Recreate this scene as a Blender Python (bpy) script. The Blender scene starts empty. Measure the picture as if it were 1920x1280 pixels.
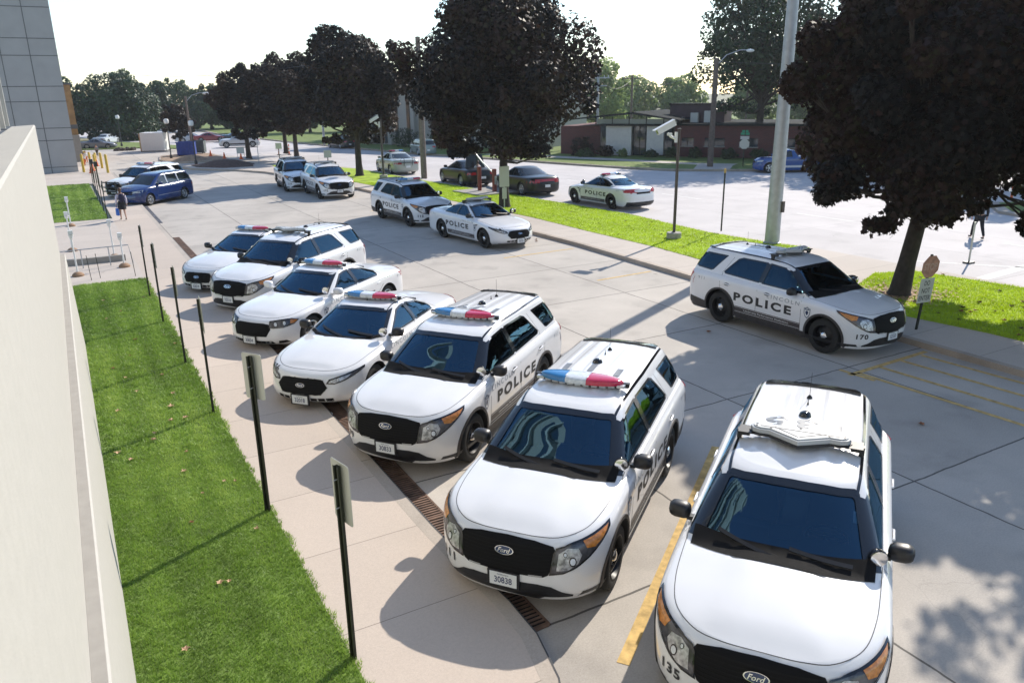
import bpy, bmesh, math, random
import numpy as np
from mathutils import Vector, Matrix
from mathutils.bvhtree import BVHTree
from mathutils.geometry import tessellate_polygon
rad = math.radians
S = bpy.context.scene
C = S.collection
# ------------------------------------------------------------------ camera
def cam_axes(yaw, pitch, roll):
    f = Vector((math.sin(yaw)*math.cos(pitch), math.cos(yaw)*math.cos(pitch), -math.sin(pitch)))
    r = Vector((math.cos(yaw), -math.sin(yaw), 0)); u = r.cross(f)
    return math.cos(roll)*r+math.sin(roll)*u, -math.sin(roll)*r+math.cos(roll)*u, f
cd = bpy.data.cameras.new('camera'); cam = bpy.data.objects.new('camera', cd); C.objects.link(cam)
r_, u_, f_ = cam_axes(.514153, .308461, -.014905)
cam.matrix_world = Matrix(((r_.x, u_.x, -f_.x, 0), (r_.y, u_.y, -f_.y, 0), (r_.z, u_.z, -f_.z, 5.2724), (0, 0, 0, 1)))
cd.sensor_width = 36; cd.lens = 1454.1/1920*36; cd.clip_end = 3000; cd.clip_start = .03
cd.dof.use_dof = True; cd.dof.focus_distance = 10.5; cd.dof.aperture_fstop = 3.2
S.camera = cam
# ------------------------------------------------------------------ sky, sun, exposure
SUN_AZ, SUN_EL = rad(26), rad(35)      # azimuth from +X towards +Y
w = bpy.data.worlds.new('World'); S.world = w; w.use_nodes = True
nt = w.node_tree; sky = nt.nodes.new('ShaderNodeTexSky'); sky.sky_type = 'NISHITA'; sky.sun_disc = False
sky.sun_elevation = SUN_EL; sky.sun_rotation = math.pi/2-SUN_AZ; sky.air_density = 1.0; sky.dust_density = .25; sky.ozone_density = 1.6
bg = nt.nodes['Background']; bg.inputs[1].default_value = .15; nt.links.new(sky.outputs[0], bg.inputs[0])
sd = bpy.data.lights.new('sun', 'SUN'); sd.energy = 4.3; sd.angle = rad(.55); sd.color = (1, .92, .81)
so = bpy.data.objects.new('sun', sd); C.objects.link(so)
sv = Vector((math.cos(SUN_AZ)*math.cos(SUN_EL), math.sin(SUN_AZ)*math.cos(SUN_EL), math.sin(SUN_EL)))
so.rotation_euler = sv.to_track_quat('Z', 'Y').to_euler(); so.location = (0, 0, 60)
S.view_settings.view_transform = 'Standard'; S.view_settings.look = 'None'; S.view_settings.exposure = .58; S.view_settings.gamma = 1
S.render.engine = 'CYCLES'
# ------------------------------------------------------------------ materials
def mat(name, col, rough=.6, metal=0, coat=0, spec=.5, noise=None, bump=None, vary=None):
    """noise=(scale, amount) base-colour mottling in object space; bump=(scale, strength)"""
    m = bpy.data.materials.new(name); m.use_nodes = True; n = m.node_tree.nodes; l = m.node_tree.links
    b = n['Principled BSDF']; b.inputs['Base Color'].default_value = (*col, 1); b.inputs['Roughness'].default_value = rough
    b.inputs['Metallic'].default_value = metal; b.inputs['Coat Weight'].default_value = coat; b.inputs['Specular IOR Level'].default_value = spec
    tc = n.new('ShaderNodeTexCoord')
    if noise:
        t = n.new('ShaderNodeTexNoise'); t.inputs['Scale'].default_value = noise[0]; t.inputs['Detail'].default_value = 6
        l.new(tc.outputs['Object'], t.inputs['Vector'])
        r = n.new('ShaderNodeValToRGB'); a = noise[1]
        r.color_ramp.elements[0].position = .3; r.color_ramp.elements[1].position = .7
        r.color_ramp.elements[0].color = (*[c*(1-a) for c in col], 1); r.color_ramp.elements[1].color = (*[min(1, c*(1+a)) for c in col], 1)
        l.new(t.outputs['Fac'], r.inputs[0]); l.new(r.outputs[0], b.inputs['Base Color'])
    if bump:
        t = n.new('ShaderNodeTexNoise'); t.inputs['Scale'].default_value = bump[0]; t.inputs['Detail'].default_value = 4
        l.new(tc.outputs['Object'], t.inputs['Vector'])
        bp = n.new('ShaderNodeBump'); bp.inputs['Strength'].default_value = bump[1]; bp.inputs['Distance'].default_value = .02
        l.new(t.outputs['Fac'], bp.inputs['Height']); l.new(bp.outputs[0], b.inputs['Normal'])
    return m
def glass(name, tint, refl=1.8):
    m = bpy.data.materials.new(name); m.use_nodes = True; n = m.node_tree.nodes; l = m.node_tree.links; n.clear()
    o = n.new('ShaderNodeOutputMaterial'); mx = n.new('ShaderNodeMixShader'); t = n.new('ShaderNodeBsdfTransparent'); g = n.new('ShaderNodeBsdfGlossy')
    t.inputs[0].default_value = (*tint, 1); g.inputs['Roughness'].default_value = .012; g.inputs[0].default_value = (.38, .72, 1, 1)
    fr = n.new('ShaderNodeFresnel'); fr.inputs[0].default_value = refl
    l.new(fr.outputs[0], mx.inputs[0]); l.new(t.outputs[0], mx.inputs[1]); l.new(g.outputs[0], mx.inputs[2]); l.new(mx.outputs[0], o.inputs[0])
    return m
def slab(name, col, px, py, ox, oy, lw=.018, dark=.28, rough=.85, stain=.16, grain=.12, crackw=1):
    """concrete with joints at x=ox+k*px and y=oy+k*py (world metres), mottled and stained"""
    m = mat(name, col, rough); n = m.node_tree.nodes; l = m.node_tree.links; b = n['Principled BSDF']
    g = n.new('ShaderNodeNewGeometry'); sp = n.new('ShaderNodeSeparateXYZ')
    wob = n.new('ShaderNodeTexNoise'); wob.inputs['Scale'].default_value = 2.5; l.new(g.outputs['Position'], wob.inputs['Vector'])
    wm = n.new('ShaderNodeVectorMath'); wm.operation = 'MULTIPLY_ADD'; wm.inputs[1].default_value = (.05*crackw,)*3
    l.new(wob.outputs['Color'], wm.inputs[0]); l.new(g.outputs['Position'], wm.inputs[2]); l.new(wm.outputs[0], sp.inputs[0])
    def M(op, a, bb=None, c=None):
        q = n.new('ShaderNodeMath'); q.operation = op
        for i, v in enumerate((a, bb, c)):
            if v is None: continue
            if isinstance(v, (int, float)): q.inputs[i].default_value = v
            else: l.new(v, q.inputs[i])
        return q.outputs[0]
    lines = []
    cells = []
    for out, p, o_ in ((sp.outputs[0], px, ox+.025*crackw), (sp.outputs[1], py, oy+.025*crackw)):
        if not p: continue
        t = M('DIVIDE', M('SUBTRACT', out, o_), p); cells.append(M('ROUND', M('SUBTRACT', t, .5)))
        d = M('MULTIPLY', M('ABSOLUTE', M('SUBTRACT', t, M('ROUND', t))), p); lines.append(M('LESS_THAN', d, lw*.5))
    line = lines[0] if len(lines) == 1 else M('MAXIMUM', lines[0], lines[1])
    n1 = n.new('ShaderNodeTexNoise'); n1.inputs['Scale'].default_value = .35; n1.inputs['Detail'].default_value = 8; n1.inputs['Roughness'].default_value = .65
    n2 = n.new('ShaderNodeTexNoise'); n2.inputs['Scale'].default_value = 45; n2.inputs['Detail'].default_value = 5; n2.inputs['Roughness'].default_value = .7
    for q in (n1, n2): l.new(g.outputs['Position'], q.inputs['Vector'])
    wn = n.new('ShaderNodeTexWhiteNoise'); wn.noise_dimensions = '2D'; cb = n.new('ShaderNodeCombineXYZ')
    l.new(cells[0], cb.inputs[0]); 
    if len(cells) > 1: l.new(cells[1], cb.inputs[1])
    l.new(cb.outputs[0], wn.inputs['Vector'])
    v = M('ADD', M('ADD', M('MULTIPLY', M('SUBTRACT', n1.outputs[0], .5), stain*4), M('MULTIPLY', M('SUBTRACT', n2.outputs[0], .5), grain*4)), M('MULTIPLY', M('SUBTRACT', wn.outputs[0], .5), .10))
    v = M('ADD', v, 1.0)
    # oil spots and pits
    vo = n.new('ShaderNodeTexVoronoi'); vo.inputs['Scale'].default_value = .55; l.new(g.outputs['Position'], vo.inputs['Vector'])
    spot = M('LESS_THAN', M('ADD', vo.outputs['Distance'], M('MULTIPLY', n2.outputs[0], .05)), .06)
    v = M('MULTIPLY', v, M('SUBTRACT', 1, M('MULTIPLY', spot, .35)))
    st = n.new('ShaderNodeTexNoise'); st.inputs['Scale'].default_value = .9; st.inputs['Detail'].default_value = 5; l.new(g.outputs['Position'], st.inputs['Vector'])
    mr = n.new('ShaderNodeMapRange'); mr.inputs[1].default_value = .56; mr.inputs[2].default_value = .70; l.new(st.outputs[0], mr.inputs[0]); v = M('MULTIPLY', v, M('SUBTRACT', 1, M('MULTIPLY', mr.outputs[0], stain*.9)))
    ck = n.new('ShaderNodeTexVoronoi'); ck.feature = 'DISTANCE_TO_EDGE'; ck.inputs['Scale'].default_value = .11; wv = n.new('ShaderNodeVectorMath'); wv.operation = 'MULTIPLY_ADD'; wv.inputs[1].default_value = (.9,)*3
    wn2 = n.new('ShaderNodeTexNoise'); wn2.inputs['Scale'].default_value = .8; wn2.inputs['Detail'].default_value = 7; l.new(g.outputs['Position'], wn2.inputs['Vector']); l.new(wn2.outputs['Color'], wv.inputs[0]); l.new(g.outputs['Position'], wv.inputs[2]); l.new(wv.outputs[0], ck.inputs['Vector'])
    v = M('MULTIPLY', v, M('SUBTRACT', 1, M('MULTIPLY', M('LESS_THAN', ck.outputs['Distance'], .0005), .10*min(1, crackw))))
    v = M('MULTIPLY', v, M('SUBTRACT', 1, M('MULTIPLY', line, 1-dark)))
    vm = n.new('ShaderNodeVectorMath'); vm.operation = 'SCALE'; vm.inputs[0].default_value = col; l.new(v, vm.inputs['Scale'])
    l.new(vm.outputs[0], b.inputs['Base Color'])
    bp = n.new('ShaderNodeBump'); bp.inputs['Strength'].default_value = .35; bp.inputs['Distance'].default_value = .006
    l.new(n2.outputs[0], bp.inputs['Height']); l.new(bp.outputs[0], b.inputs['Normal'])
    return m
def leafmat(name, cols, rough=.5, trans=.25, spec=.5):
    m = mat(name, cols[0], rough, spec=spec); n = m.node_tree.nodes; l = m.node_tree.links; b = n['Principled BSDF']
    a = n.new('ShaderNodeAttribute'); a.attribute_name = 'tone'
    r = n.new('ShaderNodeValToRGB'); e = r.color_ramp.elements
    while len(e) < len(cols): e.new(.5)
    for i, c in enumerate(cols): e[i].position = i/(len(cols)-1); e[i].color = (*c, 1)
    l.new(a.outputs['Fac'], r.inputs[0]); l.new(r.outputs[0], b.inputs['Base Color'])
    if trans:
        o = n['Material Output']; mx = n.new('ShaderNodeMixShader'); t = n.new('ShaderNodeBsdfTranslucent'); mx.inputs[0].default_value = trans
        l.new(r.outputs[0], t.inputs[0]); l.new(b.outputs[0], mx.inputs[1]); l.new(t.outputs[0], mx.inputs[2]); l.new(mx.outputs[0], o.inputs[0])
    return m
PAINT = mat('white_paint', (.75, .755, .77), .28, coat=.8, noise=(2.2, .03))
CAVM = mat('cabin_trim', (.018, .02, .024), .7)
BLK = mat('black_plastic', (.014, .014, .016), .42, noise=(9, .2))
GLOSSBLK = mat('black_gloss_trim', (.010, .011, .014), .12, coat=.5)
CLAD = mat('dark_cladding', (.045, .04, .04), .6, noise=(8, .2))
SEAM = mat('panel_gap', (.06, .062, .068), .8)
LETTER = mat('black_vinyl', (.02, .02, .022), .5)
LETGREY = mat('grey_vinyl', (.22, .25, .29), .5); ROOFG = mat('roof_vinyl', (.15, .17, .20), .5)
LETWHITE = mat('white_vinyl', (.7, .7, .7), .5)
STRIPE = mat('brown_vinyl_stripe', (.055, .045, .045), .45)
TYRE = mat('tyre_rubber', (.016, .016, .016), .85, bump=(60, .3))
RIMB = mat('black_steel_rim', (.008, .008, .009), .45, spec=.4)
CHROME = mat('chrome', (.75, .75, .76), .14, metal=1)
ALLOY = mat('alloy', (.62, .63, .65), .3, metal=.85)
HLIN = mat('lamp_inside', (.10, .10, .11), .2, metal=.5, noise=(14, .6))
AMBER = mat('amber_lens', (.52, .19, .03), .18, coat=.8, noise=(26, .35))
REDL = mat('red_lens', (.42, .015, .02), .2, coat=.8)
COWL = mat('cowl_plastic', (.008, .008, .009), .8, spec=.15)
GRILLE = mat('black_grille', (.006, .006, .007), .7, spec=.15); GRBAR = mat('grille_mesh', (.009, .009, .010), .8, spec=.2)
GL_W = glass('windscreen_glass', (.16, .34, .52), 2.2); GL_S = glass('side_glass', (.16, .22, .25)); GL_D = glass('privacy_glass', (.05, .06, .07))
LBLUE = mat('blue_dome', (.02, .17, .42), .16, coat=.6, noise=(30, .12)); LRED = mat('red_dome', (.50, .02, .07), .16, coat=.6, noise=(30, .12)); LCLR = mat('clear_dome', (.62, .66, .70), .14, coat=.6, noise=(25, .15))
LGREY = mat('grey_dome', (.40, .42, .44), .3, coat=.3); LGREY2 = mat('grey_dome_top', (.50, .52, .53), .4); HREF = mat('lamp_reflector', (.42, .43, .45), .3, metal=.5, noise=(22, .6))
SILV = mat('silver_bracket', (.55, .56, .58), .35, metal=.8)
PLATE = mat('plate_white', (.72, .74, .75), .4); PLTXT = mat('plate_ink', (.03, .04, .12), .5)
EMB = mat('emblem_blue', (.01, .03, .10), .25, coat=.5)
SEAT = mat('seat_fabric', (.05, .052, .06), .9); SEATL = mat('papers', (.45, .45, .42), .8)
# ------------------------------------------------------------------ object helpers
def link(o, parent=None):
    C.objects.link(o)
    if parent: o.parent = parent
    return o
def tag(o, label=None, cat=None, group=None, kind=None):
    for k, v in (('label', label), ('category', cat), ('group', group), ('kind', kind)):
        if v: o[k] = v
    return o
def empty(name, loc=(0, 0, 0), rz=0, label=None, cat=None, group=None):
    o = bpy.data.objects.new(name, None); C.objects.link(o); o.location = loc; o.rotation_euler = (0, 0, rz); o.empty_display_size = .2
    return tag(o, label, cat, group)
class MB:
    def __init__(s): s.v = []; s.f = []; s.m = []
    def add(s, vs, fs, mi=0):
        b = len(s.v); s.v += [tuple(v) for v in vs]; s.f += [tuple(b+i for i in f) for f in fs]; s.m += [mi]*len(fs)
    def box(s, cx, cy, cz, sx, sy, sz, rz=0, mi=0, taper=1.0, rx=0):
        vs = []
        for dz in (-.5, .5):
            k = taper if dz > 0 else 1
            for dx, dy in ((-.5, -.5), (.5, -.5), (.5, .5), (-.5, .5)):
                x, y, z = dx*sx*k, dy*sy*k, dz*sz
                if rx: y, z = y*math.cos(rx)-z*math.sin(rx), y*math.sin(rx)+z*math.cos(rx)
                vs.append((cx+x*math.cos(rz)-y*math.sin(rz), cy+x*math.sin(rz)+y*math.cos(rz), cz+z))
        s.add(vs, [(3, 2, 1, 0), (4, 5, 6, 7), (0, 1, 5, 4), (1, 2, 6, 5), (2, 3, 7, 6), (3, 0, 4, 7)], mi); return s
    def prism(s, pts, z0, z1, mi=0, bev=0):
        n = len(pts); a = sum(pts[i][0]*pts[(i+1) % n][1]-pts[(i+1) % n][0]*pts[i][1] for i in range(n))
        if a < 0: pts = pts[::-1]
        rings = [[(x, y, z0) for x, y in pts]]
        if bev:
            rings.append([(x, y, z1-bev) for x, y in pts]); inn = []
            for i in range(n):
                p, a_, b_ = (Vector(pts[j % n]) for j in (i, i-1, i+1)); d1 = (p-a_).normalized(); d2 = (b_-p).normalized(); n1 = Vector((-d1.y, d1.x)); n2 = Vector((-d2.y, d2.x)); m_ = (n1+n2).normalized(); q = p+m_*bev/max(.4, m_.dot(n1)); inn.append((q.x, q.y, z1))
            rings.append(inn)
        else: rings.append([(x, y, z1) for x, y in pts])
        vs = [p for r in rings for p in r]; fs = []
        for k in range(len(rings)-1):
            for i in range(n): j = (i+1) % n; fs.append((k*n+i, k*n+j, (k+1)*n+j, (k+1)*n+i))
        tri = tessellate_polygon([[Vector((x, y, 0)) for x, y in pts]])
        top = (len(rings)-1)*n
        for t in tri:
            t = list(t); A, B, D = (pts[i] for i in t)
            if (B[0]-A[0])*(D[1]-A[1])-(B[1]-A[1])*(D[0]-A[0]) < 0: t = t[::-1]
            fs.append(tuple(top+i for i in t)); fs.append(tuple(i for i in t[::-1]))
        s.add(vs, fs, mi); return s
    def tube(s, pts, rs, n=8, mi=0, caps=True):
        pts = [Vector(p) for p in pts]; rs = rs if isinstance(rs, (list, tuple)) else [rs]*len(pts); vs = []; prev = None
        for i, p in enumerate(pts):
            d = (pts[min(i+1, len(pts)-1)]-pts[max(i-1, 0)]).normalized()
            a = d.cross(Vector((0, 0, 1)) if abs(d.z) < .95 else Vector((1, 0, 0))).normalized()
            if prev and a.dot(prev) < 0: a = -a
            prev = a; b = d.cross(a)
            vs += [p+rs[i]*(a*math.cos(t)+b*math.sin(t)) for t in (2*math.pi*k/n for k in range(n))]
        fs = [(i*n+k, i*n+(k+1) % n, (i+1)*n+(k+1) % n, (i+1)*n+k) for i in range(len(pts)-1) for k in range(n)]
        if caps: fs += [tuple(range(n))[::-1], tuple((len(pts)-1)*n+k for k in range(n))]
        s.add(vs, fs, mi); return s
    def lathe(s, prof, n=24, mi=0, axis='z', c=(0, 0, 0), caps=True):
        """prof: (r, h)"""
        vs = []
        for r, h in prof:
            for k in range(n):
                t = 2*math.pi*k/n; x, y = r*math.cos(t), r*math.sin(t)
                vs.append((c[0]+x, c[1]+y, c[2]+h) if axis == 'z' else (c[0]+x, c[1]+h, c[2]+y) if axis == 'y' else (c[0]+h, c[1]+x, c[2]+y))
        fs = [(i*n+k, i*n+(k+1) % n, (i+1)*n+(k+1) % n, (i+1)*n+k) for i in range(len(prof)-1) for k in range(n)]
        if caps and prof[0][0] > 1e-5: fs.append(tuple(range(n))[::-1])
        if caps and prof[-1][0] > 1e-5: fs.append(tuple((len(prof)-1)*n+k for k in range(n)))
        s.add(vs, fs, mi); return s
    def ball(s, c, r, n=10, mi=0, sc=(1, 1, 1)):
        prof = [(max(1e-6, math.sin(math.pi*i/n)), -math.cos(math.pi*i/n)) for i in range(n+1)]
        b = len(s.v); s.lathe(prof, n*2, mi)
        for i in range(b, len(s.v)):
            x, y, z = s.v[i]; s.v[i] = (c[0]+x*r*sc[0], c[1]+y*r*sc[1], c[2]+z*r*sc[2])
        return s
    def build(s, name, mats, parent=None, smooth=None):
        me = bpy.data.meshes.new(name); me.from_pydata(s.v, [], s.f)
        mats = mats if isinstance(mats, (list, tuple)) else [mats]
        for m in mats: me.materials.append(m)
        if len(mats) > 1: me.polygons.foreach_set('material_index', s.m)
        bm = bmesh.new(); bm.from_mesh(me); bmesh.ops.remove_doubles(bm, verts=bm.verts, dist=1e-6); bmesh.ops.recalc_face_normals(bm, faces=bm.faces); bm.to_mesh(me); bm.free()
        if smooth is not None:
            me.shade_smooth(); me.set_sharp_from_angle(angle=rad(smooth))
        return link(bpy.data.objects.new(name, me), parent)
def copy_tree(o, parent=None):
    c = o.copy(); C.objects.link(c); c.parent = parent
    for ch in list(o.children): copy_tree(ch, c)
    return c
# ------------------------------------------------------------------ curved shells and decals
def pch(pts):
    xs = np.array([p[0] for p in pts], float); ys = np.array([p[1] for p in pts], float); o = np.argsort(xs); xs = xs[o]; ys = ys[o]
    d = np.diff(ys)/np.diff(xs); m = np.zeros(len(xs)); m[0] = d[0]; m[-1] = d[-1]
    for i in range(1, len(xs)-1): m[i] = 0 if d[i-1]*d[i] <= 0 else 2*d[i-1]*d[i]/(d[i-1]+d[i])
    def f(x):
        x = np.clip(x, xs[0], xs[-1]); i = np.clip(np.searchsorted(xs, x)-1, 0, len(xs)-2); h = xs[i+1]-xs[i]; t = (x-xs[i])/h
        return ys[i]*(2*t**3-3*t**2+1)+m[i]*h*(t**3-2*t**2+t)+ys[i+1]*(-2*t**3+3*t**2)+m[i+1]*h*(t**3-t**2)
    return f
def outline(L, nf, ns, nr):
    xf, df, ef, W, xr, dr, er, z = L
    a = np.linspace(0, math.pi/2, nf+1); xs = list(xf-df*(1-np.cos(a)**(2/ef))); yk = list(np.sin(a)**(2/ef))
    m = np.linspace(xf-df, xr+dr, ns+1)[1:-1]; xs += list(m); yk += [1]*len(m)
    a = a = np.linspace(math.pi/2, 0, nr+1); xs += list(xr+dr*(1-np.cos(a)**(2/er))); yk += list(np.sin(a)**(2/er))
    xs = np.array(xs); yk = np.array(yk); wv = W(xs) if callable(W) else np.full(len(xs), W); zv = z(xs) if callable(z) else np.full(len(xs), z)
    return np.stack([xs, yk*wv, zv], 1)
def tub(layers, crown, sub=3, nf=14, ns=30, nr=10, nc=20, mats=(None,)):
    R = [outline(L, nf, ns, nr) for L in layers]; n = len(R); out = []
    for i in range(n-1):
        p0, p1, p2, p3 = R[max(i-1, 0)], R[i], R[i+1], R[min(i+2, n-1)]
        for s in range(sub):
            t = s/sub; m1 = (p2-p0)*.5; m2 = (p3-p1)*.5
            q = p1*(2*t**3-3*t**2+1)+m1*(t**3-2*t**2+t)+p2*(-2*t**3+3*t**2)+m2*(t**3-t**2)
            lin = p1*(1-t)+p2*t; out.append(.65*q+.35*lin)
    out.append(R[-1]); N = len(out[0]); vs = []; rings = []
    for q in out:
        ring = []
        for k in range(N): ring.append(len(vs)); vs.append(tuple(q[k]))
        for k in range(N-2, 0, -1): ring.append(len(vs)); vs.append((q[k][0], -q[k][1], q[k][2]))
        rings.append(ring)
    n2 = 2*N-2; fs = []
    for a, b in zip(rings, rings[1:]):
        for k in range(n2): fs.append((a[k], a[(k+1) % n2], b[(k+1) % n2], b[k]))
    def cap(ring, q, fn, flip):
        rows = []
        for k in range(N):
            x, y, z = q[k]
            if k in (0, N-1): rows.append([ring[k]]*(nc+1)); continue
            row = [ring[k]]
            for j in range(1, nc):
                t = 1-2*j/nc; row.append(len(vs)); vs.append((x, y*t, z+fn(x, y*t, t)))
            row.append(ring[n2-k]); rows.append(row)
        for a, b in zip(rows, rows[1:]):
            for j in range(nc):
                f = [a[j], b[j], b[j+1], a[j+1]]; g = []
                for i in f:
                    if i not in g: g.append(i)
                if len(g) > 2: fs.append(tuple(g[::-1] if flip else g))
    cap(rings[-1], out[-1], crown, False); cap(rings[0], out[0], lambda x, y, t: 0, True)
    me = bpy.data.meshes.new('shell'); me.from_pydata(vs, [], fs)
    for m in mats: me.materials.append(m)
    bm = bmesh.new(); bm.from_mesh(me); bmesh.ops.recalc_face_normals(bm, faces=bm.faces); bm.to_mesh(me); bm.free()
    o = bpy.data.objects.new('shell', me); C.objects.link(o); return o
def volume(me):
    bm = bmesh.new(); bm.from_mesh(me); v = bm.calc_volume(); bm.free(); return v
def boolean(a, b, op):
    """exact boolean, nudged and retried when the solver drops the shell"""
    va, vb = volume(a.data), volume(b.data); old = a.data
    for k in range(5):
        md = a.modifiers.new('b', 'BOOLEAN'); md.object = b; md.operation = op; md.solver = 'EXACT'; md.material_mode = 'TRANSFER'
        dg = bpy.context.evaluated_depsgraph_get(); dg.update()
        me = bpy.data.meshes.new_from_object(a.evaluated_get(dg)); a.modifiers.clear(); v = volume(me)
        if (v > va*.98 if op == 'UNION' else v > va-vb*1.02 and v > va*.3): break
        b.location = (.0013*(k+1), .0007*(k+1), .0011*(k+1))
    a.data = me; bpy.data.meshes.remove(old)
    bpy.data.objects.remove(b); return a
def bvh_of(o):
    bm = bmesh.new(); bm.from_mesh(o.data); t = BVHTree.FromBMesh(bm); bm.free(); return t
def strip(pts, wd, closed=False):
    """2D polyline to quads"""
    n = len(pts); L = []; R = []
    for i in range(n):
        p = Vector(pts[i]); a = Vector(pts[(i-1) % n]) if (i or closed) else None; b = Vector(pts[(i+1) % n]) if (i < n-1 or closed) else None
        d1 = (p-a).normalized() if a is not None else None; d2 = (b-p).normalized() if b is not None else None
        d1 = d1 or d2; d2 = d2 or d1; d = (d1+d2); d = d.normalized() if d.length > 1e-6 else d1
        nn = Vector((-d.y, d.x)); c = max(.35, nn.dot(Vector((-d1.y, d1.x)))); L.append(p+nn*wd/2/c); R.append(p-nn*wd/2/c)
    out = []
    for i in range(n if closed else n-1):
        j = (i+1) % n; out.append([tuple(R[i]), tuple(R[j]), tuple(L[j]), tuple(L[i])])
    return out
def curve2(pts, k=6, closed=False):
    """Catmull-Rom smoothing of a 2D point list"""
    n = len(pts); o = []
    for i in range(n if closed else n-1):
        p = [Vector(pts[j % n] if closed else pts[min(max(j, 0), n-1)]) for j in (i-1, i, i+1, i+2)]
        for s in range(k):
            t = s/k; o.append(tuple(.5*((2*p[1])+(p[2]-p[0])*t+(2*p[0]-5*p[1]+4*p[2]-p[3])*t*t+(3*p[1]-p[0]-3*p[2]+p[3])*t**3)))
    if not closed: o.append(tuple(pts[-1]))
    return o
_tc = {}
def text2(s, size=1, bold=0, gap=1.0, shear=0):
    key = (s, bold, gap, shear)
    if key not in _tc:
        cu = bpy.data.curves.new('t', 'FONT'); cu.body = s; cu.size = 1; cu.offset = bold; cu.space_character = gap; cu.shear = shear; cu.resolution_u = 4
        o = bpy.data.objects.new('t', cu); C.objects.link(o); dg = bpy.context.evaluated_depsgraph_get(); dg.update()
        me = bpy.data.meshes.new_from_object(o.evaluated_get(dg)); vs = [(v.co.x, v.co.y) for v in me.vertices]; fs = [tuple(p.vertices) for p in me.polygons]
        bpy.data.objects.remove(o); bpy.data.meshes.remove(me)
        x0 = min(v[0] for v in vs); x1 = max(v[0] for v in vs); y0 = min(v[1] for v in vs); y1 = max(v[1] for v in vs)
        _tc[key] = ([((v[0]-(x0+x1)/2)/(x1-x0), (v[1]-(y0+y1)/2)/(y1-y0)) for v in vs], fs)
    return _tc[key]
def textbox(s, cx, cy, wd, ht, flip=False, rot=0, **k):
    vs, fs = text2(s, **k); q = -1 if flip else 1; c, sn = math.cos(rot), math.sin(rot)
    return ([(cx+q*(v[0]*wd*c-v[1]*ht*sn), cy+v[0]*wd*sn+v[1]*ht*c) for v in vs], fs)
def polys(ps):
    vs = []; fs = []
    for p in ps:
        t = tessellate_polygon([[Vector((x, y, 0)) for x, y in p]]); b = len(vs); vs += list(p); fs += [tuple(b+i for i in f) for f in t]
    return vs, fs
def decal(name, geo, mode, bvh, m, parent, off=.003, cell=.07, thick=0, mi=None, u0=None):
    """lay flat artwork (verts, faces) or list of polygons onto a curved shell along a fixed direction"""
    if isinstance(geo, list): geo = polys(geo)
    bm = bmesh.new(); vv = [bm.verts.new((x, y, 0)) for x, y in geo[0]]
    for f in geo[1]:
        try: bm.faces.new([vv[i] for i in f])
        except ValueError: pass
    bmesh.ops.remove_doubles(bm, verts=bm.verts, dist=1e-6)
    if not bm.verts: bm.free(); return None
    for ax in (0, 1):
        a = min(v.co[ax] for v in bm.verts); b = max(v.co[ax] for v in bm.verts); k = math.ceil((a+1e-4)/cell)
        while k*cell < b-1e-4:
            no = Vector((1, 0, 0)) if ax == 0 else Vector((0, 1, 0))
            bmesh.ops.bisect_plane(bm, geom=bm.verts[:]+bm.edges[:]+bm.faces[:], plane_co=no*k*cell, plane_no=no, dist=1e-6); k += 1
    bmesh.ops.triangulate(bm, faces=bm.faces)
    nrm = {}
    for v in bm.verts:
        a, b = v.co.x, v.co.y
        if mode == 'left': o, d = Vector((a, 3, b)), Vector((0, -1, 0))
        elif mode == 'right': o, d = Vector((a, -3, b)), Vector((0, 1, 0))
        elif mode == 'front': o, d = Vector((5, a, b)), Vector((-1, 0, 0))
        elif mode == 'rear': o, d = Vector((-5, a, b)), Vector((1, 0, 0))
        elif mode == 'top': o, d = Vector((a, b, 4)), Vector((0, 0, -1))
        else:   # corner wrap: a = lateral y, b = z, looking back and inwards
            s = mode[1]; k = mode[0]; o = Vector((4+0*a, a+s*k*4, b)); d = Vector((-1, -s*k, 0)).normalized(); o = Vector((u0, a, b))-d*3
        h = bvh.ray_cast(o, d)
        if h[0] is None: h = bvh.find_nearest(o+d*(3 if isinstance(mode, tuple) else 2.2))
        nn = h[1] if h[1].dot(d) < 0 else -h[1]
        v.co = h[0]+nn*off; nrm[v] = nn
    if thick:
        bnd = [e for e in bm.edges if e.is_boundary]; tv = {}
        for v in list(nrm): tv[v] = bm.verts.new(v.co+nrm[v]*thick)
        for f in list(bm.faces): 
            g = bm.faces.new([tv[v] for v in f.verts]); bm.faces.remove(f)
        for e in bnd:
            if e.is_valid:
                a, b = e.verts; bm.faces.new([a, b, tv[b], tv[a]])
            
    else:
        for f in bm.faces:
            f.normal_update()
            if f.normal.dot(nrm[f.verts[0]]) < 0: f.normal_flip()
    if thick: bmesh.ops.recalc_face_normals(bm, faces=bm.faces)
    me = bpy.data.meshes.new(name); bm.to_mesh(me); bm.free(); me.materials.append(m); me.shade_smooth(); me.set_sharp_from_angle(angle=rad(40))
    return link(bpy.data.objects.new(name, me), parent)
def bridge(name, bvh, A, B, m, parent, off=.004, n=5):
    """skin strip lying on the shell between two rows of surface points"""
    vs = []; fs = []
    for a, b in zip(A, B):
        for i in range(n+1):
            p = a.lerp(b, i/n); h = bvh.find_nearest(p); c = Vector((0, 0, .6)); nn = h[1] if h[1].dot(h[0]-c) > 0 else -h[1]; vs.append(h[0]+nn*off)
    k = n+1
    for j in range(len(A)-1):
        for i in range(n): fs.append((j*k+i, j*k+i+1, (j+1)*k+i+1, (j+1)*k+i))
    b = MB(); b.add(vs, fs); return b.build(name, m, parent, smooth=60)
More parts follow.
